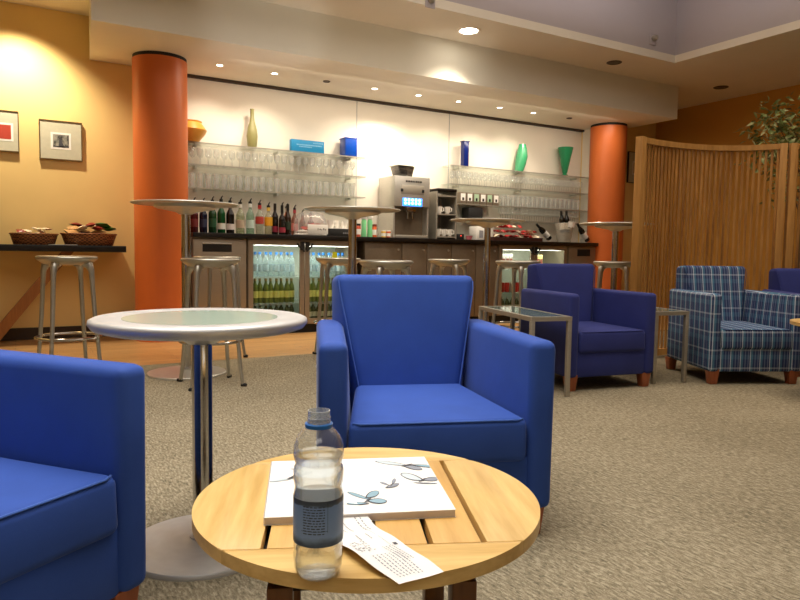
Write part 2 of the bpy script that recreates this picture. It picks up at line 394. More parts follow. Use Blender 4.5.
# downlights
def downlight(x, y, z, r, on, lab, grp):
    t = thing('downlight', lab, 'light', (x, y, z), 0, grp)
    MB().lathe([(r * .82, -.001), (r, -.008), (r * 1.12, -.004), (r * 1.12, 0), (r * .82, 0)], 28).build('bezel', M['white_wall'] if on else M['lamp_off'], t)
    MB().lathe([(0, -.002), (r * .84, -.002), (r * .84, -.0005), (0, -.0005)], 28).build('lens', M['lamp_on'] if on else M['lamp_off'], t)
    return t
labs = ['small lit spotlight in the bar soffit, nearest the left orange column', 'small lit spotlight in the soffit, second from the left orange column',
        'small unlit spotlight in the soffit above the left glass shelves', 'small lit spotlight in the soffit above the end of the left shelves',
        'small lit spotlight in the soffit straight above the coffee machine', 'small lit spotlight in the soffit above the navy vase, leftmost of three',
        'small lit spotlight in the soffit, middle one of the three over the right shelves', 'small lit spotlight in the soffit above the green curved vase, rightmost lit one',
        'small unlit spotlight in the soffit, nearest the right orange column']
for (x, on), l in zip(BAR_SPOTS, labs): downlight(x, 6.5, 2.6, .034, on, l, 'bar spotlights')
downlight(3.87, 5.45, ZC, .105, 1, 'large round lit downlight in the low ceiling before the bar soffit', 'ceiling downlights')
downlight(5.86, 5.45, ZC, .075, 0, 'dark round ceiling fitting above the right end of the bar', 'ceiling downlights')
downlight(7.83, 5.5, ZC, .08, 0, 'dark round ceiling fitting above the timber screen', 'ceiling downlights')
# detectors on the coffer face
def detector(x, z, lab):
    t = thing('wall_detector', lab, 'detector', (x, CY1, z), 0, 'coffer detectors')
    MB().box(-.05, .05, -.012, 0, -.07, .05, .006).build('back_plate', M['coffer'], t)
    MB().lathe([(0, 0), (.03, 0), (.034, .02), (.024, .05), (0, .055)], 16, mtx=Matrix.Translation((0, -.012, .0)) @ Matrix.Rotation(PI / 2, 4, 'X')).build('sensor_head', M['dull_steel'], t)
detector(6.05, 3.2, 'small grey sensor on the lilac ceiling step near its corner')
detector(3.2, 3.05, 'small sensor on the lilac ceiling step at the top of the picture')

# ------------------------------------------------------------------ armchairs
def make_armchair(fab, pipe, label, uv=False):
    t = thing('armchair', label, 'armchair')
    zb = .085
    for s in (-1, 1):
        m = MB(); nv, nu = 10, 12
        # arm: outer side nearly straight, inner side swelling towards the back, soft rounded top
        p = [(s * .275, -.35, zb), (s * .352, -.35, zb), (s * .325, .33, zb), (s * .185, .33, zb),
             (s * .272, -.35, .60), (s * .356, -.35, .60), (s * .328, .33, .60), (s * .23, .33, .60)]
        m.hexa(p, .026, 5)
        a = m.build('arm', fab, t, uv=uv)
    b = MB()
    b.hexa([(-.18, .13, .30), (.18, .13, .30), (.27, .35, .12), (-.27, .35, .12), (-.262, .225, .775), (.262, .225, .775), (.275, .345, .765), (-.275, .345, .765)], .03, 4)
    bk = b.build('backrest', fab, t, uv=uv)
    for s in (-1, 1):
        MB().tube([(s * .183, .133, .36), (s * .222, .180, .57), (s * .250, .212, .715), (s * .2535, .226, .752)], .0024, 6).build('piping', pipe, bk)
    m = MB(); zf, zt = .235, .368
    m.hexa([(-.272, -.352, zf), (.272, -.352, zf), (.20, .16, zf), (-.20, .16, zf), (-.27, -.348, zt), (.27, -.348, zt), (.195, .16, zt + .012), (-.195, .16, zt + .012)], .022, 4)
    c = m.build('seat_cushion', fab, t, uv=uv)
    MB().tube([(-.256, -.336, zt - .002), (-.235, -.344, zt - .004), (.235, -.344, zt - .004), (.256, -.336, zt - .002)], .003, 6).build('piping', pipe, c)
    MB().box(-.28, .28, -.335, .30, zb, .25, .012).build('base', fab, t, uv=uv)
    for sx in (-1, 1):
        for sy in (-1, 1):
            x, y = sx * .30, (-.30 if sy < 0 else .29)
            MB().hexa([(x - .026, y - .026, 0), (x + .026, y - .026, 0), (x + .026, y + .026, 0), (x - .026, y + .026, 0),
                       (x - .036, y - .036, .09), (x + .036, y - .036, .105), (x + .036, y + .036, .09), (x - .036, y + .036, .09)], .004).build('foot', M['cherry'], t)
    return t
D = math.radians
def refabric(o, old, new):
    for c in [o] + list(o.children_recursive):
        for sl_ in c.material_slots:
            if sl_.material == old: sl_.link = 'OBJECT'; sl_.material = new
    return o
ch = make_armchair(M['blue'], M['blue_pipe'], 'blue wool armchair directly behind the round oak table, facing the camera')
ch.location = (1.188, 1.930, 0); ch.rotation_euler.z = D(-20); ch['group'] = 'blue armchairs'
dup(ch, (-.228, 1.675, 0), D(34), 'blue wool armchair cut off by the left edge of the picture, nearest the camera')
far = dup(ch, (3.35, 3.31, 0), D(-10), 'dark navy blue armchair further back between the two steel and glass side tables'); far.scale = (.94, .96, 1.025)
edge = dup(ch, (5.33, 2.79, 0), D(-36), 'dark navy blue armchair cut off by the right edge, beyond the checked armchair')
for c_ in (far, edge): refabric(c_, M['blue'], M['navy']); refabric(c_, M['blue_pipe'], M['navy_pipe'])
pc = make_armchair(M['plaid'], M['plaid'], 'armchair in blue and grey checked fabric in front of the timber screen', True)
pc.location = (4.45, 2.965, 0); pc.rotation_euler.z = D(-25); pc.scale = (.94, .96, 1.02)

# ------------------------------------------------------------------ round oak coffee tables
def make_coffee(label):
    t = thing('coffee_table', label, 'table', group='round oak coffee tables'); R, z0, z1, g, hv = .303, .399, .42, .0045, .20
    def arc(a0, a1, n=40): return [(R * math.cos(a0 + (a1 - a0) * k / n), R * math.sin(a0 + (a1 - a0) * k / n)) for k in range(n + 1)]
    av = math.asin(hv / R)
    MB().prism(arc(av + .002, PI - av - .002), z0, z1, .002).build('end_rail', M['oak_x'], t)
    MB().prism(arc(PI + av + .002, 2 * PI - av - .002), z0, z1, .002).build('end_rail', M['oak_x'], t)
    us = .166
    MB().prism([(us + g, -hv + .0005)] + arc(-av, av) + [(us + g, hv - .0005)], z0, z1, .002).build('side_panel', M['oak_y'], t)
    MB().prism([(-us - g, hv - .0005)] + arc(PI - av, PI + av) + [(-us - g, -hv + .0005)], z0, z1, .002).build('side_panel', M['oak_y'], t)
    for k in range(4):
        x0 = -us + k * .083
        MB().prism([(x0 + g, -hv + .0005), (x0 + .083 - g, -hv + .0005), (x0 + .083 - g, hv - .0005), (x0 + g, hv - .0005)], z0, z1, .0015).build('slat', M['oak_slat'], t)
    MB().box(-.155, .155, -.155, .155, .33, .389).cyl(0, 0, .389, .3945, .272, 48).build('apron_shade_board', colm('gap_shade_dark', (36, 24, 14), .8), t)  # dark disc and colour put the shade of the slat gaps below the top
    for sx in (-1, 1):
        for sy in (-1, 1):
            MB().box(sx * .145 - .02, sx * .145 + .02, sy * .145 - .02, sy * .145 + .02, 0, .34, .003).build('leg', M['oak_z'], t)
    return t
CT = Vector((.543, 1.044, 0)); CTR = D(-30 + 6)
ct = make_coffee('round slatted oak coffee table in the foreground holding the bottle and magazine')
ct.location = CT; ct.rotation_euler.z = CTR
dup(ct, (4.40, 2.16, .045), D(10), 'small round wooden table cut off by the right edge of the picture')

# ------------------------------------------------------------------ bottle, magazine, paper
ZT = .42
t = thing('water_bottle', 'clear plastic water bottle without its cap, standing on the oak table', 'bottle', (.351, .821, ZT), D(-70))
k = .0335
outer = [(0, .006), (.012, .004), (.024, 0), (.029, .004), (.0325, .014), (.0335, .03), (.0322, .036), (.0335, .042), (.0322, .048), (.0335, .054), (.0325, .060), (.0332, .064), (.0332, .112), (.0325, .118),
         (.0318, .124), (.0335, .132), (.0338, .145), (.0328, .150), (.0305, .153), (.0322, .158), (.0342, .168), (.0332, .180), (.029, .191), (.022, .200), (.0165, .205), (.0150, .208), (.0150, .226), (.0138, .226)]
body = MB().lathe(outer, 40).build('bottle_body', thin_glass('bottle_plastic', (.955, .97, .975, 1), 1.0, .07, milk=.05, power=2.6), t, ang=60)
wat = NT('water'); wat.n.remove(wat.p)
gb = wat.node('ShaderNodeBsdfGlass'); gb.inputs['IOR'].default_value = 1.33; gb.inputs['Roughness'].default_value = 0; gb.inputs[0].default_value = (.97, .99, 1, 1)
tb = wat.node('ShaderNodeBsdfTransparent'); tb.inputs[0].default_value = (.93, .96, .965, 1); mx = wat.node('ShaderNodeMixShader'); mx.inputs[0].default_value = .5
wat.link(gb.outputs[0], mx.inputs[1]); wat.link(tb.outputs[0], mx.inputs[2]); wat.link(mx.outputs[0], wat.out.inputs[0])
MB().lathe([(r - .0012, z + .0012) for r, z in outer[1:22] if z < .172][:0] + [(0, .0075)] + [(max(r - .0013, .001), z + .0012) for r, z in outer[1:20]] + [(.0322, .167), (0, .167)], 40).build('water', wat.m, t, ang=60)
lt = NT('bottle_label')
v = lt.coord('Object'); f = lt.noise(lt.coord('Object', (40, 40, 60)), 1, 3)
sp = lt.node('ShaderNodeSeparateXYZ'); lt.link(v, sp.inputs[0])
mr = lt.node('ShaderNodeMapRange'); mr.inputs[1].default_value = .050; mr.inputs[2].default_value = .112; lt.link(sp.outputs[2], mr.inputs[0])
ad = lt.node('ShaderNodeMath', operation='MULTIPLY_ADD'); lt.link(f, ad.inputs[0]); ad.inputs[1].default_value = .22; lt.link(mr.outputs[0], ad.inputs[2])
lt.link(lt.ramp(ad.outputs[0], [(.0, srgb(40, 52, 76)), (.20, srgb(60, 78, 104)), (.32, srgb(160, 192, 240)), (.98, srgb(136, 172, 228)), (1.08, srgb(44, 52, 70))]), lt.p.inputs['Base Color'])
lt.p.inputs['Roughness'].default_value = .35
_src = lt.p.inputs['Base Color'].links[0].from_socket; _g = lt.node('ShaderNodeNewGeometry'); _m = lt.node('ShaderNodeMix', data_type='RGBA')
lt.link(_g.outputs['Backfacing'], _m.inputs[0]); lt.link(_src, _m.inputs[6]); _m.inputs[7].default_value = srgb(196, 204, 206); lt.link(_m.outputs[2], lt.p.inputs['Base Color'])
_t = lt.node('ShaderNodeBsdfTranslucent'); _t.inputs[0].default_value = srgb(190, 200, 210); _x = lt.node('ShaderNodeMixShader'); _x.inputs[0].default_value = .38
lt.link(lt.p.outputs[0], _x.inputs[1]); lt.link(_t.outputs[0], _x.inputs[2]); lt.link(_x.outputs[0], lt.out.inputs[0])
lb = MB().lathe([(.0338, .050), (.0340, .052), (.0340, .110), (.0338, .112)], 48).build('label_sleeve', lt.m, t, ang=60)
m = MB(); random.seed(3)
def on_sleeve(m, a0, a1, z, h, r=.0343):
    n = 4
    for q in range(n):
        b0, b1 = a0 + (a1 - a0) * q / n, a0 + (a1 - a0) * (q + 1) / n
        m.poly([(r * math.cos(b0), r * math.sin(b0), z), (r * math.cos(b1), r * math.sin(b1), z), (r * math.cos(b1), r * math.sin(b1), z + h), (r * math.cos(b0), r * math.sin(b0), z + h)])
AF = -.75          # the side of the sleeve that faces the camera
for row in range(11):
    z = .104 - row * .0036; a = AF - .62
    while a < AF + .22:
        l = random.uniform(.06, .17); on_sleeve(m, a, min(a + l, AF + .25), z, .0013); a += l + .045
m.build('small_print', M['ink'], lb)
m = MB(); on_sleeve(m, AF + .36, AF + .372, .070, .04); on_sleeve(m, AF - .72, AF + .37, .0715, .0004)
m.build('panel_line', M['matte_black'], lb)
MB().lathe([(.0152, .203), (.0185, .2035), (.0188, .2085), (.0152, .2095)], 32).build('tamper_ring', colm('blue_cap_plastic', (30, 110, 190), .35), t)
MB().lathe([(.0150, .2100), (.0160, .2105), (.0160, .212), (.0150, .2130), (.0150, .2150), (.0160, .2155), (.0160, .217), (.0150, .2175), (.0150, .226), (.0135, .2262), (.0130, .21)], 32).build('screw_neck', thin_glass('neck_plastic', (.92, .96, 1, 1), .9, .08, milk=.22), t)

# magazine (white cover, drawings of butterflies)
ang_b = math.atan2(1.0803 - 1.0393, .31)          # measured along its near edge
bw, bd, bh = .312, .288, .013
mg = thing('magazine', 'thick white magazine with drawn butterflies lying on the oak table', 'magazine', (.536, 1.085, ZT), D(-30 + 8.5))
MB().box(-bw / 2, bw / 2, -bd / 2, bd / 2, .0006, bh - .0008, .0005).build('pages', M['pages'], mg)
cv = MB().box(-bw / 2 - .001, bw / 2 + .001, -bd / 2 - .001, bd / 2 + .001, bh - .0008, bh).box(-bw / 2 - .001, bw / 2 + .001, -bd / 2 - .001, bd / 2 + .001, 0, .0006).box(-bw / 2 - .0015, -bw / 2, -bd / 2, bd / 2, 0, bh).build('cover', M['white'], mg)
def blob(cx, cy, lx, ly, rot, n=18, pinch=.0):
    out = []
    for q in range(n):
        a = 2 * PI * q / n; r = 1 - pinch * math.cos(a) ** 2 * (1 if math.cos(a) < 0 else 0)
        x, y = lx * math.cos(a) * r, ly * math.sin(a) * (1 - .45 * (math.cos(a) < 0) * abs(math.cos(a)))
        out.append((cx + x * math.cos(rot) - y * math.sin(rot), cy + x * math.sin(rot) + y * math.cos(rot)))
    return out
wing_pale = colm('pale_wing_print', (196, 208, 212), .7); wing_blue = colm('blue_wing_print', (140, 172, 186), .7); wing_grey = colm('grey_wing_print', (140, 146, 156), .7)
def wing(mb, cx, cy, lx, ly, rot, z, rimw=.16, col=1):
    mb.mat(0).poly([(x, y, z) for x, y in blob(cx, cy, lx, ly, rot)])
    mb.mat(col).poly([(x, y, z + .00012) for x, y in blob(cx + lx * .08 * math.cos(rot), cy + lx * .08 * math.sin(rot), lx * (1 - rimw), ly * (1 - rimw * 1.3), rot)])
def butterfly(cx, cy, sc, rot, spread, sy=1.7):
    m = MB(); z = bh + .0003
    for q, (dx, dy, lx, ly, rr, col) in enumerate(spread):
        x = sc * (dx * math.cos(rot) - dy * math.sin(rot)); y = sc * (dx * math.sin(rot) + dy * math.cos(rot))
        wing(m, x, y, lx * sc, ly * sc, rot + rr, z + q * .0003, col=col)
    m.mat(0).poly([(x, y, z + .0012) for x, y in blob(0, 0, .34 * sc, .05 * sc, rot + .6)])
    for v_ in m.b.verts: v_.co.x = min(v_.co.x + cx, bw / 2); v_.co.y = v_.co.y * sy + cy
    m.build('butterfly_print', [M['ink'], wing_pale, wing_blue, wing_grey], cv)
butterfly(.112, .090, .040, -.30, [(-.75, .02, .85, .16, PI, 1), (.25, -.12, .50, .20, -.12, 3), (.85, .16, .62, .13, .10, 2)])
butterfly(.126, .000, .030, 0, [(-.50, .40, .78, .36, 2.55, 1), (.62, .10, .60, .24, .12, 3), (.1, -.30, .75, .06, -.12, 3)])
butterfly(.066, -.020, .019, .3, [(-.5, .5, .5, .16, 2.2, 3), (.5, .5, .55, .18, .8, 3), (0, -.1, .8, .26, .1, 3)])
butterfly(.014, -.092, .029, .1, [(-.35, .55, .80, .16, 2.45, 2), (.45, .55, .55, .28, .5, 2), (.55, -.10, .60, .26, -.2, 2), (-.60, -.16, .66, .13, 3.0, 2)])
butterfly(-.116, .040, .034, .25, [(.5, .12, .8, .12, .15, 1), (-.5, -.05, .7, .09, 3.1, 1)])
butterfly(-.106, .090, .018, .1, [(.4, .2, .5, .14, .5, 1), (-.3, .0, .4, .10, 2.8, 3)])

# crumpled strip of printed paper, one end lifted
A0, A1 = Vector((.452, .998)), Vector((.468, .738))
ax = (A1 - A0).normalized(); pl_ = (A1 - A0).length; nrm = Vector((ax.y, -ax.x))          # nrm points to the camera's left
def paper(u, v, lift=0):
    s = u * pl_
    wl = .043 if u < .7 else .043 - (u - .7) * .02
    off = (v - .5) * 2 * wl
    p = A0 + ax * s + nrm * (off + .010 * math.sin(u * 3.0))
    z = .0012 + .011 * max(0, math.sin((u - .25) * PI / .75)) * (.25 + v * .75) if u > .25 else .0012
    if u < .3: z += (.3 - u) * .05 * (1 - v)
    z += .0025 * math.sin(u * 9 + v * 2) ** 2
    return (p.x - .42, p.y - .9, z + lift)
pp = thing('boarding_slip', 'curled strip of white printed paper lying beside the bottle on the oak table', 'paper', (.42, .9, ZT))
MB().grid(lambda u, v: paper(u, v), 36, 8).grid(lambda u, v: paper(u, v, -.0003), 36, 8).build('sheet', M['white'], pp, ang=80)
m = MB(); random.seed(11)
def pr(u0, u1, v0, v1):
    m.grid(lambda a, b: paper(u0 + (u1 - u0) * a, v0 + (v1 - v0) * b, .0005), 3, 1)
for (ua, ub, va, vb, rows, dens) in ((.08, .36, .12, .30, 2, .02), (.1, .34, .45, .7, 2, .012), (.42, .5, .3, .7, 2, .01), (.62, .82, .18, .45, 4, .016), (.72, .95, .3, .85, 7, .016)):
    for q in range(rows):
        vv = va + (vb - va) * (q + .5) / rows; u = ua
        while u < ub:
            l = random.uniform(.4, 1.3) * dens; pr(u, min(u + l, ub), vv - .012, vv + .012); u += l + dens * .5
for q in range(60):
    u, v = random.uniform(.5, .66), random.uniform(.58, .92); pr(u, u + .006, v, v + .03)
pr(.30, .62, .235, .243)
m.build('printed_text', M['pale_ink'], pp)
m = MB(); m.grid(lambda a, b: paper(.595 + .028 * a, .10 + .07 * b, .0006), 3, 2); m.build('dark_mark', M['ink'], pp)

# ------------------------------------------------------------------ steel tables
def make_table(name, label, cat, rt, h, rp, rb, grp=None, low=False):
    t = thing(name, label, cat, group=grp)
    if low:
        rim = [(rt * .70, h - .034), (rt * .88, h - .036), (rt * .965, h - .028), (rt, h - .014), (rt * .992, h - .004), (rt * .96, h + .0005), (rt * .72, h - .001), (rt * .70, h - .003)]
        MB().lathe(rim, 96).build('rim', M['rim'], t, ang=60)
        MB().lathe([(0, h - .006), (rt * .712, h - .006), (rt * .712, h - .0008), (0, h - .0008)], 96).build('glass_inset', M['table_glass'], t)
    else:
        MB().lathe([(0, h - .014), (rt * .62, h - .014), (rt * .975, h - .012), (rt, h - .006), (rt * .99, h - .001), (rt * .95, h), (0, h)], 72).build('tabletop', M['top_steel'], t, ang=50)
    MB().lathe([(0, h - .078), (rp * 1.4, h - .076), (rp * 2.2, h - .062), (rt * (.52 if not low else .24), h - .040), (rt * (.58 if not low else .25), h - .032), (rt * (.58 if not low else .25), h - .0145), (0, h - .0145)], 48).build('support_bowl', M['top_steel'], t)
    MB().cyl(0, 0, .015, h - .07, rp, 40).build('pole', M['chrome'], t)
    MB().lathe([(0, 0), (rb, 0), (rb, .010), (rb * .985, .014), (rb * .5, .022), (rp * 1.3, .030), (rp * 1.3, .034), (0, .034)], 72).build('base', M['rim'] if low else M['steel'], t, ang=40)
    return t
sl = make_table('cafe_table', 'low round steel table with pale glass inset beside the left armchair', 'table', .297, .668, .0285, .215, low=True)
sl.location = (.459, 1.917, 0)
pt = make_table('bar_table', 'tall round steel table in front of the left orange column', 'table', .352, 1.165, .03, .262, 'tall steel bar tables')
pt.location = (1.02, 4.69, 0)
for (x, y, l) in ((2.158, 4.449, 'tall round steel table directly behind the central blue armchair'), (3.82, 5.012, 'tall round steel table in front of the red snack basket'), (5.122, 4.664, 'tall round steel table before the right orange column, beside the timber screen')):
    dup(pt, (x, y, 0), 0, l)
def make_stool(label):
    t = thing('bar_stool', label, 'stool', group='cast aluminium bar stools')
    MB().lathe([(0, .772), (.10, .773), (.145, .782), (.168, .785), (.179, .781), (.182, .772), (.176, .762), (.160, .750), (.138, .735), (.10, .728), (0, .728)], 48).build('seat', M['alu'], t, ang=60)
    for q in range(4):
        a = PI / 4 + q * PI / 2; c, s = math.cos(a), math.sin(a)
        pts = [(.120, .742), (.146, .725), (.158, .69), (.163, .62), (.178, .40), (.205, .12), (.222, .015)]
        MB().tube([(r * c, r * s, z) for r, z in pts], [.032, .025, .018, .0145, .0135, .0125, .0115], 10).build('leg', M['alu'], t, ang=60)
        MB().tube([(.214 * c, .214 * s, .012), (.246 * c, .246 * s, .010)], [.013, .010], 8).build('foot_pad', M['rubber'], t)
    MB().tube([(.191 * math.cos(2 * PI * k / 48), .191 * math.sin(2 * PI * k / 48), .275) for k in range(48)], .0085, 8, closed=True).build('foot_ring', M['chrome'], t)
    return t
st = make_stool('cast aluminium bar stool standing in front of the yellow wall counter')
st.location = (.299, 4.793, 0); st.rotation_euler.z = D(12); st.scale = (1.0, 1.0, 1.02)
for x, y, r, l in ((1.075, 4.25, 0, 'aluminium bar stool nearest the camera, under the tall table at the orange column'), (1.40, 5.33, 10, 'aluminium bar stool behind the tall table at the orange column, before the left cabinet'),
                   (2.27, 4.93, -13, 'aluminium bar stool before the left bottle fridge, left of the central tall table pole'), (2.14, 3.90, 0, 'aluminium bar stool peeking over the central armchair back, right of the pole'),
                   (3.262, 4.814, 35, 'aluminium bar stool before the brown bar panels, below the coffee machine'), (3.539, 4.23, 15, 'aluminium bar stool before the right fridge, partly behind the far blue armchair'),
                   (4.713, 4.30, 40, 'aluminium bar stool under the tall table beside the timber screen')):
    dup(st, (x, y, 0), D(r), l)

def make_side(label, w_, d_, h_):
    t = thing('side_table', label, 'table', group='steel side tables'); b = .013
    for sx in (-1, 1):
        for sy in (-1, 1): MB().box(sx * (w_ / 2 - b) - b, sx * (w_ / 2 - b) + b, sy * (d_ / 2 - b) - b, sy * (d_ / 2 - b) + b, 0, h_ - .026, .002).build('leg', M['dull_steel'], t)
    MB().box(-w_ / 2, w_ / 2, -d_ / 2, -d_ / 2 + .026, h_ - .026, h_).box(-w_ / 2, w_ / 2, d_ / 2 - .026, d_ / 2, h_ - .026, h_).box(-w_ / 2, -w_ / 2 + .026, -d_ / 2 + .026, d_ / 2 - .026, h_ - .026, h_).box(w_ / 2 - .026, w_ / 2, -d_ / 2 + .026, d_ / 2 - .026, h_ - .026, h_).build('frame', M['dull_steel'], t)
    MB().box(-w_ / 2 + .026, w_ / 2 - .026, -d_ / 2 + .026, d_ / 2 - .026, h_ - .010, h_ - .001).build('glass_top', M['side_glass'], t)
    return t
s1 = make_side('steel side table with glass top on the left of the far blue armchair', .27, .80, .487)
s1.location = (2.855, 3.36, 0); s1.rotation_euler.z = D(-14)
dup(s1, (3.905, 3.345, 0), D(-13), 'steel side table between the far blue armchair and the checked armchair')

# ------------------------------------------------------------------ timber screen
sp_pts = [(4.30, 3.735), (4.395, 3.756), (4.60, 3.775), (4.822, 3.770), (5.00, 3.742), (5.178, 3.690), (5.33, 3.605), (5.45, 3.49), (5.568, 3.298)]
def polyl(pts, n):
    P = [Vector(p) for p in pts]; L = [0]
    for a, b in zip(P, P[1:]): L.append(L[-1] + (b - a).length)
    out = []
    for k in range(n + 1):
        s = L[-1] * k / n; i = max(j for j in range(len(L)) if L[j] <= s + 1e-9); i = min(i, len(P) - 2)
        f = (s - L[i]) / (L[i + 1] - L[i]); q = P[i].lerp(P[i + 1], f); d = (P[i + 1] - P[i]).normalized(); out.append((q, d))
    return out
SX, SY = 4.30, 3.735
scr = thing('timber_screen', 'curved room divider of vertical timber slats behind the armchairs', 'screen', (SX, SY, 0))
SH = 1.80
def rail(pts, z0, z1, w_, name, m):
    pl = polyl(pts, 24); mb = MB()
    def fn(u, v):
        i = min(int(round(u * 24)), 24); q, d = pl[i]; n = Vector((-d.y, d.x))
        c = [(-.5, z0), (.5, z0), (.5, z1), (-.5, z1), (-.5, z0)][int(round(v * 4))]
        p = q + n * c[0] * w_; return (p.x - SX, p.y - SY, c[1])
    mb.grid(fn, 24, 4); return mb.build(name, m, scr, ang=30)
seg2 = [(5.62, 3.26), (5.86, 3.13), (6.15, 3.02), (6.5, 2.93), (6.9, 2.86)]
for pts, n in ((sp_pts[1:], 31), (seg2, 32)):
    mb = MB(); random.seed(5)
    for q, d in polyl(pts, n):
        a = math.atan2(d.y, d.x)
        mb.box(-.0095, .0095, -.005, .005, .06, SH - .03, mtx=Matrix.Translation((q.x - SX, q.y - SY, 0)) @ Matrix.Rotation(a + random.uniform(-.15, .15), 4, 'Z'))
    mb.build('slat_panel', M['slat'], scr)
    rail(pts, SH - .045, SH, .045, 'top_rail', M['post']); rail(pts, .02, .075, .04, 'bottom_rail', M['post'])
for (x, y, a, w_) in ((4.365, 3.748, .2, .07), (5.565, 3.305, -.9, .055), (5.622, 3.255, -.7, .055), (6.9, 2.86, -.2, .055)):
    MB().box(-w_ / 2, w_ / 2, -.03, .03, 0, SH + .002, .004, mtx=Matrix.Translation((x - SX, y - SY, 0)) @ Matrix.Rotation(a, 4, 'Z')).build('post', M['post'], scr)
# ficus behind the screen
fx = thing('potted_ficus', 'leafy ficus tree rising behind the timber screen at the right edge', 'plant', (6.62, 3.72, 0))
MB().lathe([(0, 0), (.15, 0), (.2, .36), (.215, .38), (.19, .38), (.18, .34), (0, .34)], 28).build('pot', M['terracotta'], fx)
MB().lathe([(0, .335), (.178, .335), (0, .352)], 20).build('soil', M['soil'], fx)
mb = MB(); mb.tube([(0, 0, .33), (.02, .01, .9), (-.01, .02, 1.4), (.02, 0, 1.9)], [.024, .021, .018, .012], 8)
random.seed(21); tips = []
for k in range(17):
    a = random.uniform(0, 2 * PI); r = random.uniform(.28, .62); z0 = random.uniform(1.25, 1.85); z1 = z0 + random.uniform(.15, .62)
    p1 = (r * .5 * math.cos(a), r * .5 * math.sin(a), (z0 + z1) / 2 + .04); p2 = (r * math.cos(a), r * math.sin(a), z1)
    mb.tube([(0, 0, z0), p1, p2], [.010, .006, .003], 6); tips += [p1, p2, p2]
mb.build('trunk', M['bark'], fx)
mb = MB()
for px, py, pz in tips:
    for k in range(22):
        x, y, z = px + random.gauss(0, .09), py + random.gauss(0, .09), pz + random.gauss(0, .07)
        l = random.uniform(.06, .10); m4 = Matrix.Translation((x, y, z)) @ Matrix.Rotation(random.uniform(0, 6.3), 4, 'Z') @ Matrix.Rotation(random.uniform(-.9, .9), 4, 'X') @ Matrix.Rotation(random.uniform(-.3, 1.1), 4, 'Y')
        mb.poly([(0, 0, 0), (l * .4, l * .2, .004), (l, 0, -.006), (l * .4, -l * .2, .004)], m4)
mb.build('foliage', M['leaf'], fx)

# ------------------------------------------------------------------ yellow wall: pictures, counter, baskets
def picture(x0, x1, z0, z1, y, lab, frame, pic, win):
    t = thing('framed_picture', lab, 'picture', ((x0 + x1) / 2, y, z0)); w_, h_ = x1 - x0, z1 - z0
    f = .008
    MB().box(-w_ / 2, w_ / 2, -.03, 0, 0, f).box(-w_ / 2, w_ / 2, -.03, 0, h_ - f, h_).box(-w_ / 2, -w_ / 2 + f, -.03, 0, f, h_ - f).box(w_ / 2 - f, w_ / 2, -.03, 0, f, h_ - f).build('frame', frame, t)
    MB().box(-w_ / 2 + f, w_ / 2 - f, -.024, -.002, f, h_ - f).build('mount', colm('grey_green_mount', (196, 194, 172), .8), t)
    cx, cz, a, b = win
    MB().box(cx - a - .018, cx + a + .018, -.0255, -.0242, cz - b - .018, cz + b + .018).build('inner_mount', M['white'], t)
    MB().box(cx - a, cx + a, -.0265, -.0256, cz - b, cz + b).build('print', pic, t)
    return t
def figure_print():
    t_ = NT('grey_figure_print'); v = t_.coord('Object', (14, 14, 9)); f = t_.noise(v, 1.6, 3)
    t_.link(t_.ramp(f, [(.40, srgb(52, 52, 50)), (.5, srgb(120, 120, 112)), (.62, srgb(160, 158, 146))]), t_.p.inputs['Base Color']); return t_.m
YW = YF - .04
gold = colm('dark_bronze_frame', (104, 84, 48), .4)
pcx = picture(.228, .582, 1.655, 2.01, YW, 'square framed picture with a grey print, nearest the orange column', gold, figure_print(), (.0, .172, .066, .058))
mb = MB(); mb.poly([(-.02, -.0268, .12), (.0, -.0268, .115), (.03, -.0268, .118), (.015, -.0268, .15), (-.002, -.0268, .20), (-.012, -.0268, .19)]); mb.poly([(-.064, -.0268, .116), (.064, -.0268, .116), (.064, -.0268, .128), (-.064, -.0268, .124)])
mb.build('printed_shape', M['ink'], pcx)
picture(-.285, .070, 1.695, 2.055, YW, 'framed picture with a red print, cut off by the left edge', gold, colm('red_print', (178, 60, 40), .6), (.05, .172, .066, .062))
picture(7.905, 8.26, 1.93, 2.385, YF - .02, 'black framed picture on the amber wall behind the right column', M['matte_black'], colm('sand_print', (200, 176, 130), .6), (0, .22, .07, .08))
wc = thing('wall_counter', 'black narrow counter fixed along the yellow wall', 'counter', (-.9, 6.79, .0))
MB().box(-1.8, 1.80, -.20, .218, .815, .872, .003).build('worktop', M['black'], wc)
for x, s in ((1.16, 1), (-.9, 1)):
    MB().hexa([(x - .52, -.02, 0), (x - .40, -.02, 0), (x - .40, .04, 0), (x - .52, .04, 0), (x + .12, -.02, .815), (x + .22, -.02, .815), (x + .22, .04, .815), (x + .12, .04, .815)]).build('brace', M['brace'], wc)
def basket(x, y, z, rx, ry, h, lab, grp=None):
    t = thing('snack_basket', lab, 'basket', (x, y, z), 0, grp)
    def shell(r, zz): return [(rx * r * math.cos(2 * PI * k / 36), ry * r * math.sin(2 * PI * k / 36), zz) for k in range(36)]
    m = MB()
    prof = [(.0, .004), (.82, 0), (.86, .004), (.94, h * .6), (1, h), (.96, h), (.90, h * .6), (.80, .012), (0, .012)]
    m.lathe([(r, zz) for r, zz in prof], 36, mtx=Matrix.Diagonal((rx, ry, 1, 1)))
    b = m.build('basket_shell', M['wicker'], t, ang=60)
    MB().tube(shell(.99, h), .008, 6, closed=True).build('plaited_rim', M['wicker'], b)
    return t
ZS = .872
b1 = basket(.165, 6.79, ZS, .19, .13, .095, 'low oval wicker basket of white wrapped snacks on the yellow wall counter')
b2 = basket(.61, 6.79, ZS, .235, .15, .105, 'larger wicker basket piled with coloured packets on the yellow wall counter')
tr = thing('serving_tray', 'flat silver tray under the small wicker basket', 'tray', (.33, 6.70, ZS))
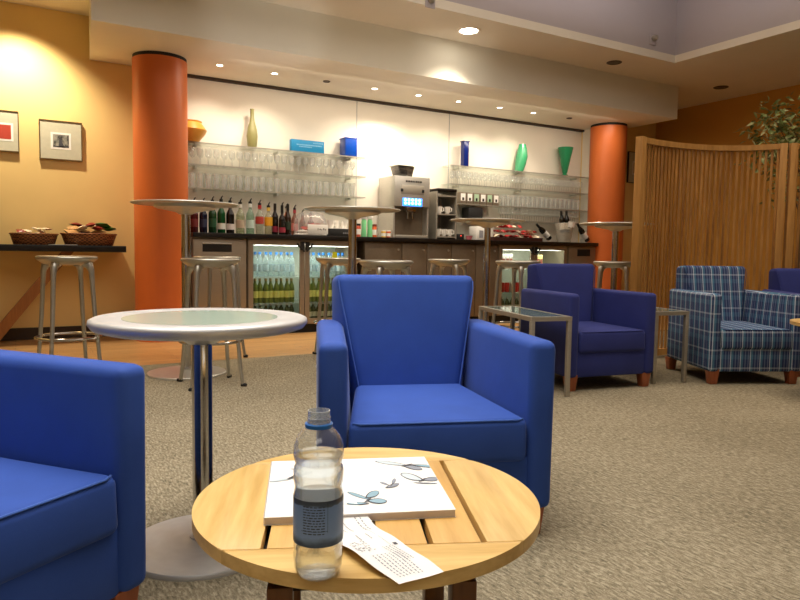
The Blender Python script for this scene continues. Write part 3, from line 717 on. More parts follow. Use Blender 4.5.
tr.location = (.40, 6.645, ZS); MB().box(-.13, .10, -.03, .022, 0, .006, .002).build('plate', M['steel'], tr)
def packet(x, y, z, l, w_, h, col, rz, rx, lab, grp, nm='snack_packet'):
    m = MB(); m4 = Matrix.Rotation(rx, 4, 'X')
    m.grid(lambda u, v: (l * (u - .5), w_ * (v - .5), h * .5 * math.sin(PI * min(max(u * 1.12 - .06, 0), 1)) * math.sin(PI * v) ** .6 if 0 < v < 1 else 0), 8, 6, m4)
    m.grid(lambda u, v: (l * (u - .5), w_ * (v - .5), -h * .5 * math.sin(PI * min(max(u * 1.12 - .06, 0), 1)) * math.sin(PI * v) ** .6 if 0 < v < 1 else -.0004), 8, 6, m4)
    o = m.build(nm, col, None, (x, y, z), rz, ang=70); tag(o, lab, 'packet', grp); return o
random.seed(9)
cream = colm('cream_wrapper', (240, 226, 196), .35); wine = colm('wine_red_wrapper', (140, 36, 30), .35); leafg = colm('green_wrapper', (52, 120, 44), .35); tan = colm('tan_wrapper', (208, 160, 104), .35)
for k in range(12):
    a = k * 2.4; r = .3 + .55 * math.sqrt((k + .5) / 12)
    packet(.165 + .15 * r * math.cos(a), 6.79 + .09 * r * math.sin(a), ZS + .098 + .022 * (k % 3), .085, .06, .022, cream if k % 4 else wine, a, random.uniform(-.4, .4), 'white wrapped snack packet in the low oval wicker basket' if k % 4 else 'dark red wrapped snack packet in the low oval wicker basket', 'packets in the small basket')
for k in range(15):
    a = k * 2.4; r = .3 + .55 * math.sqrt((k + .5) / 15); q = k % 4
    packet(.61 + .20 * r * math.cos(a), 6.79 + .11 * r * math.sin(a), ZS + .125 + .032 * (k % 3), .13, .08, .04, (tan, leafg, wine, cream)[q], a, random.uniform(-.5, .5), ('tan', 'green', 'dark red', 'cream')[q] + ' snack packet in the larger piled wicker basket', 'packets in the large basket')

# ------------------------------------------------------------------ bar back counter
bc = thing('bar_counter', 'long black worktop of the bar along the white wall', 'counter', (1.47, 6.46, .968))
MB().box(0, 5.31, 0, .585, 0, .045, .003).build('worktop', M['black'], bc)
ZB = 1.013
def cabinet(x0, x1, lab, m):
    t = thing('bar_cabinet', lab, 'cabinet', ((x0 + x1) / 2, 6.5, 0), 0, 'bar cabinets'); w_ = x1 - x0
    MB().box(-w_ / 2, w_ / 2, .02, .54, .09, .966).build('carcass', m, t)
    MB().box(-w_ / 2 + .01, w_ / 2 - .01, .05, .5, 0, .09).build('plinth', M['matte_black'], t)
    return t, w_
t, w_ = cabinet(1.475, 2.0, 'steel cabinet with a dark recessed grip at the left end of the bar', M['cab'])
d = MB().box(-w_ / 2 + .006, w_ / 2 - .006, 0, .02, .10, .955, .003).build('door', M['cab'], t)
MB().box(-.17, .11, -.004, .0, .832, .905, .0015).build('grip_recess', M['matte_black'], d); MB().box(-.17, .11, -.014, -.003, .905, .918, .003).build('grip_lip', M['steel'], d)
t, w_ = cabinet(6.28, 6.775, 'steel cabinet with a small black panel at the right end of the bar', M['cab'])
d = MB().box(-w_ / 2 + .006, w_ / 2 - .006, 0, .02, .10, .955, .003).build('door', M['cab'], t)
MB().box(-.09, .14, -.004, 0, .835, .925, .0015).build('display_panel', M['matte_black'], d)
xs = [3.30, 3.77, 4.10, 4.44, 4.79, 5.12]
names = ['brown metal cabinet right beside the left bottle fridge', 'brown metal cabinet under the left side of the coffee machine', 'brown metal cabinet under the right side of the coffee machine', 'brown metal cabinet under the steel cup rack', 'brown metal cabinet right beside the right fridge']
for k in range(5):
    t, w_ = cabinet(xs[k], xs[k + 1], names[k], M['brown_panel'])
    d = MB().box(-w_ / 2 + .004, w_ / 2 - .004, 0, .02, .10, .955, .002).build('door', M['brown_panel'], t)
    MB().lathe([(0, 0), (.012, 0), (.012, .012), (0, .014)], 12, mtx=Matrix.Translation((w_ / 2 - .05, 0, .88)) @ Matrix.Rotation(PI / 2, 4, 'X')).build('knob', M['dull_steel'], d)
def cooler(x0, x1, lab, zs):
    t = thing('bottle_fridge', lab, 'fridge', ((x0 + x1) / 2, 6.5, 0), 0, 'glass door fridges'); w_ = x1 - x0; h = w_ / 2
    MB().box(-h, -h + .03, .02, .54, .09, .966).box(h - .03, h, .02, .54, .09, .966).box(-h + .03, h - .03, .02, .54, .09, .12).box(-h + .03, h - .03, .02, .54, .93, .966).build('carcass', M['cab'], t)
    MB().box(-h + .03, h - .03, .50, .535, .12, .93).build('lining', M['cool_int'], t)
    MB().box(-h + .01, h - .01, .05, .5, 0, .09).build('plinth', M['matte_black'], t)
    for z in zs[1:]: MB().box(-h + .03, h - .03, .06, .49, z - .008, z).build('shelf', M['shelf_glass'], t)
    MB().box(-h + .05, h - .05, .06, .075, .90, .925).build('strip_light', emit('cooler_strip', (1, .98, .9, 1), 1.6), t)
    for s in (-1, 1):
        a, b = (-h + .004, -.004) if s < 0 else (.004, h - .004)
        f = .05
        d = MB().box(a, a + f, 0, .02, .10, .955).box(b - f, b, 0, .02, .10, .955).box(a + f, b - f, 0, .02, .10, .15).box(a + f, b - f, 0, .02, .905, .955).build('door', M['cab'], t)
        MB().box(a + f, b - f, .008, .012, .15, .905).build('glass_pane', M['pane'], d)
        m = MB(); e = -s * 0
        m.tube([(s * .085, -.004, .925), (s * .07, -.016, .90), (s * .03, -.02, .865), (s * .012, -.016, .845)], .010, 8); m.box(min(0.004 * s, s * .05), max(.004 * s, s * .05), -.012, 0, .86, .945, .004)
        m.build('handle', M['matte_black'], d)
    return t
lf = [.12, .315, .585]
cooler(2.01, 3.21, 'glass double door fridge of bottled drinks under the spirit bottles', lf)
cooler(5.14, 6.26, 'glass double door fridge with cartons under the red snack basket', [.12, .37, .66])
light('fridge_strip_lamp', 'AREA', (2.61, 6.58, .92), 6, (1, 1, .92), (2.61, 6.66, 0), 1.0, .12)
light('fridge_strip_lamp', 'AREA', (5.70, 6.60, .92), 4, (1, .98, .85), (5.70, 6.72, 0), .9, .12)
ns = tag(MB().box(-.028, .028, -.001, 0, -.03, .03).build('sticky_note', colm('lime_note', (214, 220, 20), .6), None, (2.945, 6.498, .815)), 'small lime yellow note stuck on the left fridge door', 'note')
# fridge bottles
wb_glass = thin_glass('pet_bottle', (.80, .92, .94, 1), .9, .10, milk=.22); juice = colm('olive_glass', (112, 124, 58), .15); dkgl = colm('dark_olive_glass', (74, 80, 48), .15)
def small_bottle(nm, body, capm, labm, lab, grp, h=.25):
    t = thing(nm, lab, 'bottle', group=grp); k = h / .235
    MB().lathe([(0, 0), (.028, 0), (.030, .006), (.030, .135 * k), (.026, .165 * k), (.013, .195 * k), (.012, .213 * k), (0, .213 * k)], 14).build('glass_body', body, t, ang=50)
    MB().cyl(0, 0, .211 * k, .235 * k, .0145, 12).build('cap', capm, t)
    MB().lathe([(.0306, .05 * k), (.0306, .115 * k)], 14).build('paper_label', labm, t)
    return t
blue_cap = colm('sky_blue_cap', (40, 120, 205), .35); gold_cap = colm('gold_cap', (150, 130, 60), .3)
W1 = small_bottle('drink_bottle', wb_glass, blue_cap, thin_glass('pale_blue_label', (.70, .84, .90, 1), .3, .05, milk=.6), 'blue capped water bottle in the top row behind the left fridge door', 'water bottles in the fridge')
W2 = small_bottle('drink_bottle', juice, gold_cap, colm('yellow_green_label', (220, 220, 128), .5), 'green bottle with a yellow label in the middle row of the left fridge door', 'green bottles in the fridge')
W3 = small_bottle('drink_bottle', dkgl, colm('silver_cap', (186, 182, 170), .3), colm('ivory_label', (206, 202, 176), .5), 'dark bottle with a pale label in the bottom row of the left fridge door', 'dark bottles in the fridge', .185)
first = {0: W3, 1: W2, 2: W1}; used = set()
def place(proto, key, loc, rz=0, label=None, group=None):
    if key not in used:
        used.add(key); proto.location = loc; proto.rotation_euler.z = rz; o = proto
    else: o = copy_tree(proto); o.location = loc; o.rotation_euler.z = rz
    if label: o['label'] = label
    if group: o['group'] = group
    return o
for side, (xa, xb) in (('left', (2.09, 2.545)), ('right', (2.675, 3.13))):
    for lev in (2, 1, 0):
        for k in range(8):
            x = xa + (xb - xa) * (k + .5) / 8
            l = ('dark bottle with a pale label in the bottom row', 'green bottle with a yellow label in the middle row', 'blue capped water bottle in the top row')[lev] + f', {side} door of left fridge'
            g = ('dark', 'green', 'water')[lev] + f' bottles behind the {side} fridge door'
            place(first[lev], 'f%d' % lev, (x, 6.615 + .02 * (k % 2), lf[lev]), k * .9, l, g)
# right fridge content
def carton(nm, x, y, z, w_, d_, h, m1, m2, lab, grp):
    t = thing(nm, lab, 'carton', (x, y, z), 0, grp)
    MB().box(-w_ / 2, w_ / 2, -d_ / 2, d_ / 2, 0, h, .003).build('carton_body', m1, t)
    MB().box(-w_ / 2 * .8, w_ / 2 * .8, -d_ / 2 - .001, -d_ / 2, h * .25, h * .7).build('panel', m2, t); return t
for k in range(4): carton('drink_carton', 5.25 + k * .058, 6.64, .66, .05, .05, .19, M['white'], colm('pink_panel', (200, 120, 110), .5), 'white carton on the top shelf at the left of the right fridge', 'white cartons in the right fridge')
for k in range(3): carton('drink_carton', 5.80 + k * .06, 6.64, .66, .052, .05, .185, colm('pale_yellow_carton', (238, 226, 160), .5), colm('rose_panel', (214, 130, 120), .5), 'pale yellow carton on the top shelf behind the right fridge door', 'yellow cartons in the right fridge')
for k in range(13):
    if 6 <= k <= 6: continue
    t = thing('drink_can', 'red and silver can on the middle shelf of the right fridge', 'can', (5.235 + k * .073, 6.63, .37), 0, 'cans in the right fridge')
    MB().lathe([(0, 0), (.024, 0), (.03, .006), (.03, .11), (.025, .122), (0, .122)], 14).build('can_body', M['red'] if k % 3 else M['alu'], t); MB().cyl(0, 0, .1221, .124, .022, 12).build('lid', M['steel'], t)
for k in range(12):
    place(W3, 'f0', (5.24 + k * .078, 6.64, .12), k, 'dark bottle standing on the bottom shelf of the right fridge', 'dark bottles in the right fridge')

# glass shelves
def shelf(x0, x1, z, lab):
    t = thing('glass_shelf', lab, 'shelf', ((x0 + x1) / 2, 7.05, z), 0, 'glass wall shelves'); h = (x1 - x0) / 2
    MB().box(-h, h, -.20, 0, -.012, 0).build('glass_plate', M['shelf_glass'], t)
    MB().box(-h, h, -.203, -.2, -.012, 0).build('front_edge', M['dull_steel'], t)
    for s in (-.85, 0, .85): MB().box(s * h - .008, s * h + .008, -.12, 0, -.035, -.012).build('bracket', M['steel'], t)
ZL = [1.915, 1.70, 1.47]; ZR = [1.925, 1.70, 1.465, 1.285]
wd = ['top', 'middle', 'lowest']; wr = ['top', 'second', 'third', 'lowest']
for z, n in zip(ZL, wd): shelf(1.46, 3.48, z, f'{n} glass shelf on the white wall left of the coffee machine')
for z, n in zip(ZR, wr): shelf(4.64, 6.98, z, f'{n} glass shelf on the white wall right of the coffee machine')
def make_wine(label, grp):
    t = thing('wine_glass', label, 'glass', group=grp)
    MB().lathe([(0, .003), (.031, .001), (.031, 0), (0, 0)], 14).build('foot', M['glass'], t)
    MB().tube([(0, 0, .002), (0, 0, .075)], .0042, 6).build('stem', M['glass'], t)
    MB().lathe([(0, .074), (.018, .082), (.031, .108), (.033, .130), (.028, .165)], 14).build('bowl', M['glass'], t, ang=70); return t
def make_tumbler(label, grp):
    t = thing('tumbler', label, 'glass', group=grp)
    MB().lathe([(0, .008), (.024, .008), (.033, .150), (.0345, .150), (.0255, 0), (0, 0)], 14).build('glass_wall', M['glass'], t, ang=60); return t
wg = make_wine('stemmed wine glass', 'g'); tg = make_tumbler('straight tumbler', 'g')
random.seed(2)
def fill(x0, x1, z, kind, shelf_name, side, step=.081):
    n = int((x1 - x0) / step)
    for row, y in enumerate((6.905, 6.985)):
        for k in range(n):
            x = x0 + step * (k + .5) + (.03 if row else 0)
            l = ('stemmed wine glass' if kind == 'w' else 'straight tumbler') + f' in the {"front" if row == 0 else "back"} row, {shelf_name} glass shelf {side} of coffee machine'
            place(wg if kind == 'w' else tg, kind, (x, y, z), 0, l, f'{"wine glasses" if kind == "w" else "tumblers"} on the {shelf_name} {side} shelf {"front" if row == 0 else "back"} row')
fill(1.52, 3.44, ZL[1], 'w', 'middle', 'left')
fill(1.52, 3.44, ZL[2], 't', 'lowest', 'left')
fill(4.68, 6.90, ZR[1], 'w', 'second', 'right', .085)
fill(5.46, 6.90, ZR[2], 't', 'third', 'right', .082)
fill(5.46, 6.90, ZR[3], 'w', 'lowest', 'right', .082)
# vases and box on the top shelves
def vase(nm, x, z, prof, m, lab, seg=32, sq=False, y=6.93):
    mb = MB()
    if sq:
        a, h = prof; mb.box(-a, a, -a, a, 0, h, .004).box(-a - .006, a + .006, -a - .006, a + .006, h - .012, h, .002)
    else: mb.lathe(prof, seg)
    o = mb.build(nm, m, None, (x, y, z), 0, ang=50); return tag(o, lab, 'vase')
vase('bowl_vase', 1.545, ZL[0], [(0, 0), (.085, 0), (.155, .085), (.165, .115), (.13, .165), (.115, .185), (.12, .20), (.10, .195), (.105, .18), (.14, .11), (0, .02)], colm('amber_glaze', (214, 152, 62), .35), 'rounded amber bowl on the top left shelf, half behind the orange column', y=6.90)
vase('bottle_vase', 2.19, ZL[0], [(0, 0), (.042, 0), (.050, .03), (.058, .12), (.050, .19), (.028, .27), (.020, .32), (.020, .385), (.024, .40), (.016, .40), (.013, .32), (0, .30)], colm('olive_glaze', (138, 134, 84), .4), 'tall olive bottle shaped vase with a narrow neck on the top left shelf')
bx = thing('display_box', 'long turquoise box with pale lettering on the top left shelf', 'box', (2.79, 6.90, ZL[0]))
MB().box(-.19, .19, -.03, .03, 0, .128, .002).build('box_body', colm('turquoise_card', (14, 132, 186), .5), bx)
mb = MB(); random.seed(4)
for z, a, b, hh in ((.098, .06, .17, .010), (.070, -.13, .15, .012), (.050, -.10, .04, .012)):
    x = a
    while x < b: l = random.uniform(.006, .016); mb.box(x, x + l, -.0312, -.030, z, z + hh); x += l + .005
mb.build('printed_lines', colm('pale_blue_ink', (130, 190, 226), .5), bx)
vase('square_vase', 3.30, ZL[0], (.074, .205), colm('cobalt_glass', (16, 66, 160), .15), 'square cobalt blue glass vase at the right end of the top left shelf', sq=True)
vase('slim_vase', 4.90, ZR[0], (.038, .315), colm('navy_glass', (18, 34, 104), .15), 'slim square navy vase at the left end of the top right shelf', sq=True)
mb = MB(); prof = [(0.0, 0), (.055, 0), (.072, .10), (.078, .20), (.06, .30), (.044, .36), (.036, .36), (.05, .29), (0, .05)]
mb.lathe(prof, 24); 
for vtx in mb.b.verts: vtx.co.x += .05 * math.sin(vtx.co.z / .36 * PI * .6) - .02
jade = colm('jade_glass', (66, 160, 112), .2)
tag(mb.build('curved_vase', jade, None, (5.79, 6.93, ZR[0]), ang=60), 'pale green bowed vase in the middle of the top right shelf', 'vase')
vase('cone_vase', 6.58, ZR[0], [(0, 0), (.04, 0), (.045, .012), (.022, .03), (.034, .05), (.075, .25), (.105, .385), (.098, .385), (.06, .22), (0, .06)], colm('deep_jade_glass', (40, 138, 92), .25), 'deep green cone shaped vase at the right of the top right shelf', seg=20)
# tea caddies, black box
for k in range(6):
    t = thing('tea_caddy', ['leftmost', 'second', 'third', 'fourth', 'fifth', 'rightmost'][k] + ' tea box with a white tag in the row of six on the right shelf', 'box', (4.84 + k * .103, 6.93, ZR[2]), 0, 'row of tea boxes')
    MB().box(-.048, .048, -.07, .07, 0, .14, .003).build('box_shell', colm('taupe_metal', (120, 108, 92), .4), t)
    MB().box(-.034, .034, -.072, -.07, .035, .125).build('tag_front', (M['white'], colm('sage_tag', (170, 200, 170), .5))[k in (2, 4)], t)
    MB().box(-.014, .014, -.0735, -.072, .04, .075).build('scoop_slot', M['matte_black'], t)
tag(MB().box(-.11, .11, -.09, .06, 0, .14, .004).build('card_reader', M['matte_black'], None, (5.04, 6.95, ZR[3])), 'plain black box on the lowest right shelf under the tea boxes', 'box')

# coffee machine
cm = thing('coffee_machine', 'tall steel coffee machine with a glowing blue display on the bar', 'machine', (3.965, 6.62, ZB))
MB().box(-.235, .235, 0, .38, .36, .70, .006).build('head', M['steel'], cm)
MB().box(-.215, .215, .12, .38, .012, .36).build('body', M['brown_panel'], cm); MB().box(-.235, -.215, .02, .38, 0, .36).build('side_cheek', M['steel'], cm); MB().box(.215, .235, .02, .38, 0, .36).build('side_cheek', M['steel'], cm)
MB().box(-.215, .215, -.01, .13, 0, .035, .003).build('drip_tray', M['dull_steel'], cm)
dsp = MB().box(-.13, .13, -.006, 0, .365, .455, .003).build('display', M['screen_on'], cm)
mb = MB()
for r in range(2):
    for q in range(5): mb.lathe([(0, 0), (.017, 0), (.017, .001), (0, .001)], 12, mtx=Matrix.Translation((-.095 + q * .047, -.0065, .435 - r * .038)) @ Matrix.Rotation(PI / 2, 4, 'X'))
mb.build('glowing_buttons', M['led'], dsp)
MB().box(-.15, .15, -.003, 0, .50, .60, .002).build('fascia', M['dull_steel'], cm)
mb = MB(); random.seed(6)
x = -.09
while x < .10: l = random.uniform(.012, .026); mb.box(x, x + l, -.002, 0, .635, .655); x += l + .008
mb.build('maker_lettering', M['matte_black'], cm)
MB().box(-.155, -.125, -.01, 0, .525, .56, .003).box(.125, .155, -.01, 0, .525, .56, .003).build('side_button', M['matte_black'], cm)
MB().tube([(-.03, .06, .36), (-.03, .05, .28), (-.035, .045, .22)], .016, 10).tube([(.03, .06, .36), (.03, .05, .28), (.035, .045, .22)], .016, 10).box(-.06, .06, .02, .10, .30, .36, .006).build('spout', M['chrome'], cm)
mb = MB(); mb.hexa([(-.12, .10, .70), (.10, .10, .70), (.10, .30, .70), (-.12, .30, .70), (-.16, .07, .84), (.13, .07, .84), (.13, .33, .84), (-.16, .33, .84)], .006)
bmesh.ops.scale(mb.b, vec=(.72, .8, .9), verts=mb.b.verts, space=Matrix.Translation((.06, -.15, -.70)))
hp = mb.build('bean_hopper', thin_glass('smoky_plastic', (.22, .20, .18, 1), .9, .08, milk=.1), cm)
MB().box(-.145, .052, .08, .305, .826, .838, .004).build('hopper_lid', M['steel'], hp); MB().box(-.09, .0, .13, .26, .702, .79).build('coffee_beans', colm('coffee_beans', (40, 24, 14), .5, bump=.6), hp)
# cup rack
cr = thing('cup_rack', 'dark steel rack of white cups right of the coffee machine', 'rack', (4.455, 6.64, ZB))
MB().box(-.145, -.13, 0, .34, 0, .56).box(.13, .145, 0, .34, 0, .56).box(-.13, .13, .325, .34, 0, .56).build('frame', M['dull_steel'], cr)
for z in (0.02, .285, .50): MB().box(-.13, .13, 0, .325, z, z + .015).build('rack_shelf', M['dull_steel'], cr)
MB().box(-.14, .14, .0, .30, .56, .595, .006).build('warming_top', M['black'], cr)
def make_cup(lab, grp):
    t = thing('coffee_cup', lab, 'cup', group=grp)
    MB().lathe([(0, 0), (.024, 0), (.034, .03), (.040, .085), (.037, .085), (.03, .03), (0, .012)], 20).build('cup_wall', M['cup'], t, ang=60)
    MB().tube([(.036, 0, .07), (.058, 0, .068), (.060, 0, .035), (.033, 0, .025)], .005, 6).build('handle', M['cup'], t); return t
cp = make_cup('white cup', 'c')
for (x, z, l, g) in ((-.07, .30, 'left one of two white cups on the upper shelf of the cup rack', 'cups on the upper rack shelf'), (.045, .30, 'right one of two white cups on the upper shelf of the cup rack', 'cups on the upper rack shelf'),
                  (-.082, .035, 'left white cup on the lower shelf of the cup rack', 'cups on the lower rack shelf'), (.0, .035, 'middle white cup on the lower shelf of the cup rack', 'cups on the lower rack shelf'), (.082, .035, 'right white cup on the lower shelf of the cup rack', 'cups on the lower rack shelf')):
    place(cp, 'cup', (4.455 + x, 6.70, ZB + z), D(-60), l, g)
# spirit bottles
def spirit(x, h, r, col, labc, capc, lab, y=6.74, wine_=False, pour=True, lz=(.3, .62), clear=False):
    t = thing('spirit_bottle' if not wine_ else 'wine_bottle', lab, 'bottle', (x, y, ZB), D(random.uniform(-20, 20)), 'bottles on the bar')
    m = thin_glass('tinted_glass', tuple(c for c in srgb(*col)[:3]) + (1,), .9, .08, milk=.18) if clear else colm('glass_%d_%d_%d' % col, col, .12)
    hb = h - (.055 if pour else 0)
    sh = .60 if wine_ else .66
    MB().lathe([(0, 0), (r * .94, 0), (r, .006), (r, hb * (sh - .06)), (r * .94, hb * sh), (r * .45, hb * (sh + .13)), (r * .34, hb * (sh + .2)), (r * .33, hb * .97), (r * .4, hb * .975), (r * .4, hb), (0, hb)], 20).build('glass_body', m, t, ang=50)
    MB().lathe([(r * 1.012, hb * lz[0] * sh), (r * 1.012, hb * lz[1] * (sh + .1))], 20).build('paper_label', colm('label_%d_%d_%d' % labc, labc, .6), t)
    if wine_:
        MB().lathe([(r * .37, hb * .78), (r * .44, hb * .80), (r * .42, hb * 1.002), (0, hb * 1.003)], 16).build('foil_capsule', colm('foil_%d_%d_%d' % capc, capc, .35), t)
    else:
        MB().cyl(0, 0, hb * .88, hb * 1.004, r * .46, 16).build('neck_band', colm('foil_%d_%d_%d' % capc, capc, .35), t)
    if pour: MB().cyl(0, 0, hb * 1.003, hb + .022, r * .42, 12).tube([(0, 0, hb + .02), (.004, 0, hb + .04), (.016, 0, hb + .055)], [.009, .007, .005], 8).build('pourer', M['matte_black'], t)
    return t
random.seed(12)
spirit(1.545, .345, .040, (70, 14, 18), (110, 30, 28), (60, 20, 20), 'dark red bottle at the far left of the bar worktop')
spirit(1.635, .345, .038, (22, 24, 44), (40, 44, 70), (60, 66, 90), 'very dark blue bottle, second from the left on the bar')
spirit(1.725, .365, .040, (18, 60, 30), (30, 80, 44), (26, 40, 30), 'dark green bottle without a white label on the left of the bar')
spirit(1.812, .375, .040, (16, 72, 34), (226, 226, 214), (20, 40, 24), 'green bottle with a small white label on the bar', lz=(.2, .42))
spirit(1.902, .365, .040, (20, 16, 14), (226, 214, 208), (26, 20, 18), 'black bottle with a small white label on the bar', lz=(.2, .42))
spirit(2.005, .355, .044, (214, 220, 196), (196, 176, 150), (220, 220, 210), 'clear bottle with a beige label on the bar', clear=True)
spirit(2.108, .365, .042, (196, 222, 206), (206, 226, 214), (220, 226, 220), 'clear greenish bottle with a pale label on the bar', clear=True)
spirit(2.208, .355, .042, (226, 230, 218), (186, 64, 52), (180, 50, 46), 'clear bottle with a red label and red neck on the bar', clear=True, lz=(.55, .8))
spirit(2.302, .335, .042, (226, 224, 200), (228, 166, 38), (224, 190, 90), 'clear bottle with a bright yellow label on the bar', clear=True, lz=(.5, .85))
spirit(2.372, .325, .035, (24, 18, 16), (140, 30, 52), (20, 16, 16), 'dark wine bottle with a crimson label, left one of a pair on the bar', wine_=True, pour=False, lz=(.15, .4))
spirit(2.435, .34, .035, (26, 22, 18), (150, 40, 60), (24, 20, 20), 'dark wine bottle with a crimson label, right one of a pair on the bar', 6.70, wine_=True, pour=True, lz=(.15, .4))
spirit(2.512, .325, .036, (46, 28, 14), (40, 54, 34), (24, 18, 14), 'brown bottle with a dark green label on the bar', wine_=True, pour=False)
spirit(2.565, .345, .038, (170, 74, 26), (206, 96, 44), (210, 190, 170), 'amber bottle with an orange label on the bar', y=6.92)
spirit(2.665, .335, .036, (196, 150, 130), (206, 130, 124), (170, 60, 66), 'pinkish bottle half behind the clear dome on the bar', y=6.94, clear=True)
spirit(2.76, .29, .036, (60, 40, 26), (90, 60, 40), (30, 24, 20), 'brown bottle standing behind the clear dome on the bar', y=6.95)
spirit(2.85, .29, .036, (40, 28, 22), (120, 100, 80), (24, 20, 18), 'dark bottle standing behind the right side of the clear dome', y=6.93)
# sweet dome
dm = thing('cake_dome', 'clear plastic dome of red and white sweets on the bar worktop', 'container', (2.75, 6.70, ZB))
MB().lathe([(0, 0), (.172, 0), (.178, .012), (.17, .02), (0, .02)], 40).build('tray_base', M['white'], dm)
MB().lathe([(.168, .02), (.176, .08), (.172, .16), (.14, .225), (.06, .255), (0, .258)], 40).build('dome_cover', M['dome'], dm, ang=70)
cd = MB().box(-.10, .13, -.176, -.172, .015, .115, .001).build('sign_card', M['white'], dm)
mb = MB(); random.seed(8)
for k in range(5): x = .012 + k * .021; mb.box(x, x + random.uniform(.005, .012), -.1775, -.176, .055 + .004 * (k % 2), .078 - .006 * (k % 3))
mb.build('dark_lettering', M['matte_black'], cd)
random.seed(31)
for k in range(14):
    a = k * 2.4; r = .13 * math.sqrt((k + .5) / 14)
    packet(2.75 + r * math.cos(a), 6.70 + r * math.sin(a) * .95, ZB + .045 + .035 * (k % 3), .075, .055, .035, M['red'] if k % 3 else M['white'], a, random.uniform(-.5, .5), 'red wrapped sweet inside the clear dome on the bar' if k % 3 else 'white wrapped sweet inside the clear dome on the bar', 'sweets in the dome', 'sweet')
xb = thing('black_tray_box', 'long black box with pale lettering right of the clear dome', 'box', (3.08, 6.70, ZB))
MB().box(-.135, .135, -.08, .10, 0, .082, .004).build('box_body', M['matte_black'], xb); MB().box(-.13, .13, -.075, .095, .082, .09, .002).build('white_top', M['white'], xb)
mb = MB()
for k in range(4): mb.box(.02 + k * .02, .032 + k * .02, -.0812, -.08, .03, .044)
mb.build('pale_lettering', M['pale_ink'], xb)
for k, (x, y, l) in enumerate(((2.99, 6.70, 'left white cup standing on the long black box'), (3.07, 6.74, 'middle white cup standing on the long black box'), (3.15, 6.70, 'right white cup standing on the long black box'))):
    place(cp, 'cup', (x, y, ZB + .09), D(40 * k), l, 'cups on the black box')
# green bottles, jars
gm = colm('mint_plastic', (128, 214, 150), .35)
for x, l in ((3.40, 'left one of two mint green bottles with white tops on the bar'), (3.475, 'right one of two mint green bottles with white tops on the bar')):
    t = thing('syrup_bottle', l, 'bottle', (x, 6.72, ZB), 0, 'mint bottles')
    MB().lathe([(0, 0), (.030, 0), (.032, .01), (.026, .10), (.030, .17), (.022, .20), (0, .20)], 20).build('bottle_body', gm, t, ang=60)
    MB().lathe([(0, .20), (.028, .20), (.036, .225), (.032, .25), (.015, .262), (0, .262)], 20).build('cap', M['white'], t, ang=60)
def jar(x, y, r, h, c, lid, lab):
    t = thing('jar', lab, 'jar', (x, y, ZB), 0, 'small jars on the bar')
    MB().lathe([(0, 0), (r, 0), (r, h * .8), (r * .9, h * .84), (0, h * .84)], 20).build('jar_body', c, t); MB().cyl(0, 0, h * .84, h, r * .95, 20).build('lid', lid, t)
    MB().lathe([(r * 1.01, h * .2), (r * 1.01, h * .6)], 20).build('paper_label', M['white'], t)
orange = colm('orange_jar', (214, 96, 40), .35); yel = colm('yellow_jar', (232, 190, 66), .35)
jar(3.335, 6.74, .034, .15, colm('rust_jar', (176, 70, 40), .35), M['matte_black'], 'rust coloured jar with a black lid left of the mint bottles')
jar(3.555, 6.78, .036, .15, orange, colm('rust_lid', (120, 44, 26), .4), 'taller orange jar right of the mint bottles')
jar(3.628, 6.68, .027, .086, yel, M['white'], 'small yellow jar with a white lid beside the coffee machine'); jar(3.692, 6.68, .027, .086, orange, M['white'], 'small orange jar with a white lid nearest the coffee machine')
# napkin carton and small items
nc = thing('napkin_dispenser', 'white box dispenser on the bar behind the tall table top', 'box', (5.05, 6.75, ZB))
MB().box(-.13, .13, -.08, .08, 0, .17, .006).build('box_body', M['white'], nc); MB().box(-.09, -.03, -.082, -.08, .03, .12).build('printed_panel', M['pale_ink'], nc)
tag(MB().lathe([(0, 0), (.03, 0), (.045, .05), (.041, .05), (.027, .006), (0, .006)], 20).build('sugar_bowl', colm('pink_glaze', (206, 120, 130), .4), None, (4.80, 6.66, ZB)), 'small pink bowl right of the cup rack', 'bowl')
cd = thing('payment_terminal', 'small dark device with a red light next to the cup rack', 'device', (4.68, 6.70, ZB)); MB().box(-.05, .05, -.04, .04, 0, .07, .006).build('casing', M['matte_black'], cd); MB().cyl(0, -.041, .045, .052, .004, 8).build('indicator', emit('red_led', (1, .05, .02, 1), 4), cd)
# red snack basket
rb = thing('snack_tray', 'dark tray heaped with red snack packets on the right of the bar', 'tray', (5.50, 6.68, ZB))
MB().box(-.38, .38, -.11, .11, 0, .012).box(-.38, .38, -.115, -.105, 0, .045).box(-.38, .38, .105, .115, 0, .045).box(-.39, -.375, -.115, .115, 0, .045).box(.375, .39, -.115, .115, 0, .045).build('tray_shell', colm('dark_brown_tray', (64, 28, 20), .6), rb)
random.seed(41)
for k in range(39):
    q = k % 13; lv = k // 13; x = 5.50 - .32 + q * .053
    hgt = .062 + lv * (.06 if q < 8 else .032)
    packet(x, 6.64 + .05 * ((k * 5) % 3 - .5), ZB + hgt, .085, .06, .03, M['red'] if k % 4 else cream, random.uniform(0, 3), random.uniform(-.8, .8), 'red snack packet heaped in the dark tray on the bar' if k % 4 else 'cream snack packet heaped in the dark tray on the bar', 'packets in the dark tray')
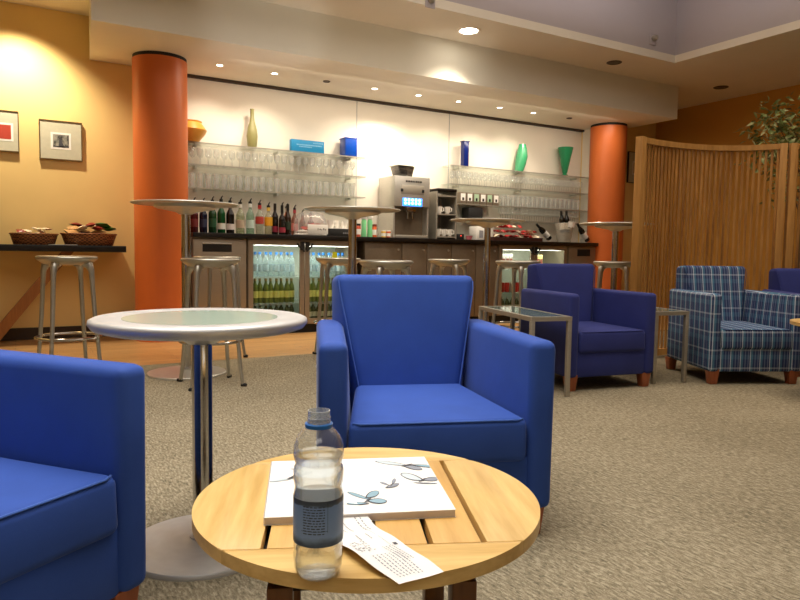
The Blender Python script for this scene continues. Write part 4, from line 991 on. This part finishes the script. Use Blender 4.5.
# leaning wine bottles and ice bucket
def wine_at(loc, rot, lab, parent=None):
    t = thing('wine_bottle', lab, 'bottle', loc, 0, 'wine bottles at the ice bucket'); t.rotation_euler = rot; r = .037
    MB().lathe([(0, .008), (.03, 0), (r, .006), (r, .175), (r * .9, .195), (r * .42, .235), (r * .38, .29), (0, .291)], 20).build('glass_body', colm('black_green_glass', (16, 18, 14), .1), t, ang=50)
    MB().lathe([(r * 1.012, .05), (r * 1.012, .14)], 20).build('paper_label', M['white'], t)
    MB().lathe([(r * .43, .235), (r * .43, .296), (0, .298)], 14).build('foil_capsule', M['matte_black'], t)
wine_at((6.15, 6.72, ZB + .045), (0, D(-52), 0), 'dark wine bottle lying tilted in a stand left of the ice bucket')
wine_at((6.715, 6.60, ZB + .03), (0, D(-42), 0), 'dark wine bottle leaning tilted to the right of the ice bucket')
for x, y, l in ((6.09, 6.72, 'small steel bottle stand left of the ice bucket'), (6.665, 6.60, 'small steel bottle stand right of the ice bucket')):
    t = thing('bottle_stand', l, 'stand', (x, y, ZB), 0, 'bottle stands'); MB().box(-.05, .06, -.045, .045, 0, .006, .002).build('plate', M['steel'], t); MB().box(-.045, -.040, -.04, .04, .006, .055).build('rest', M['steel'], t)
ib = thing('ice_bucket', 'clear tapered ice bucket holding two wine bottles on the bar', 'bucket', (6.385, 6.70, ZB))
MB().lathe([(0, 0), (.085, 0), (.088, .006), (.128, .255), (.123, .255), (.082, .012), (0, .012)], 36).build('bucket_wall', thin_glass('frosted_acrylic', (.92, .90, .84, 1), .8, .08, milk=.2), ib, ang=60)
wine_at((6.365, 6.70, ZB + .125), (0, D(-9), 0), 'dark wine bottle on the left inside the ice bucket'); wine_at((6.435, 6.70, ZB + .125), (0, D(-4), 0), 'dark wine bottle on the right inside the ice bucket')
cl = tag(MB().grid(lambda u, v: (-.06 + .12 * u, -.134 + .03 * abs(u - .5) - .004 * v, .20 + .075 * v + .006 * math.sin(u * 14)), 14, 5).grid(lambda u, v: (-.06 + .12 * u, -.132 + .03 * abs(u - .5) - .004 * v, .20 + .075 * v + .006 * math.sin(u * 14)), 14, 5).build('napkin', M['white'], None, (6.40, 6.70, ZB)), 'white napkin folded over the rim of the ice bucket', 'napkin')
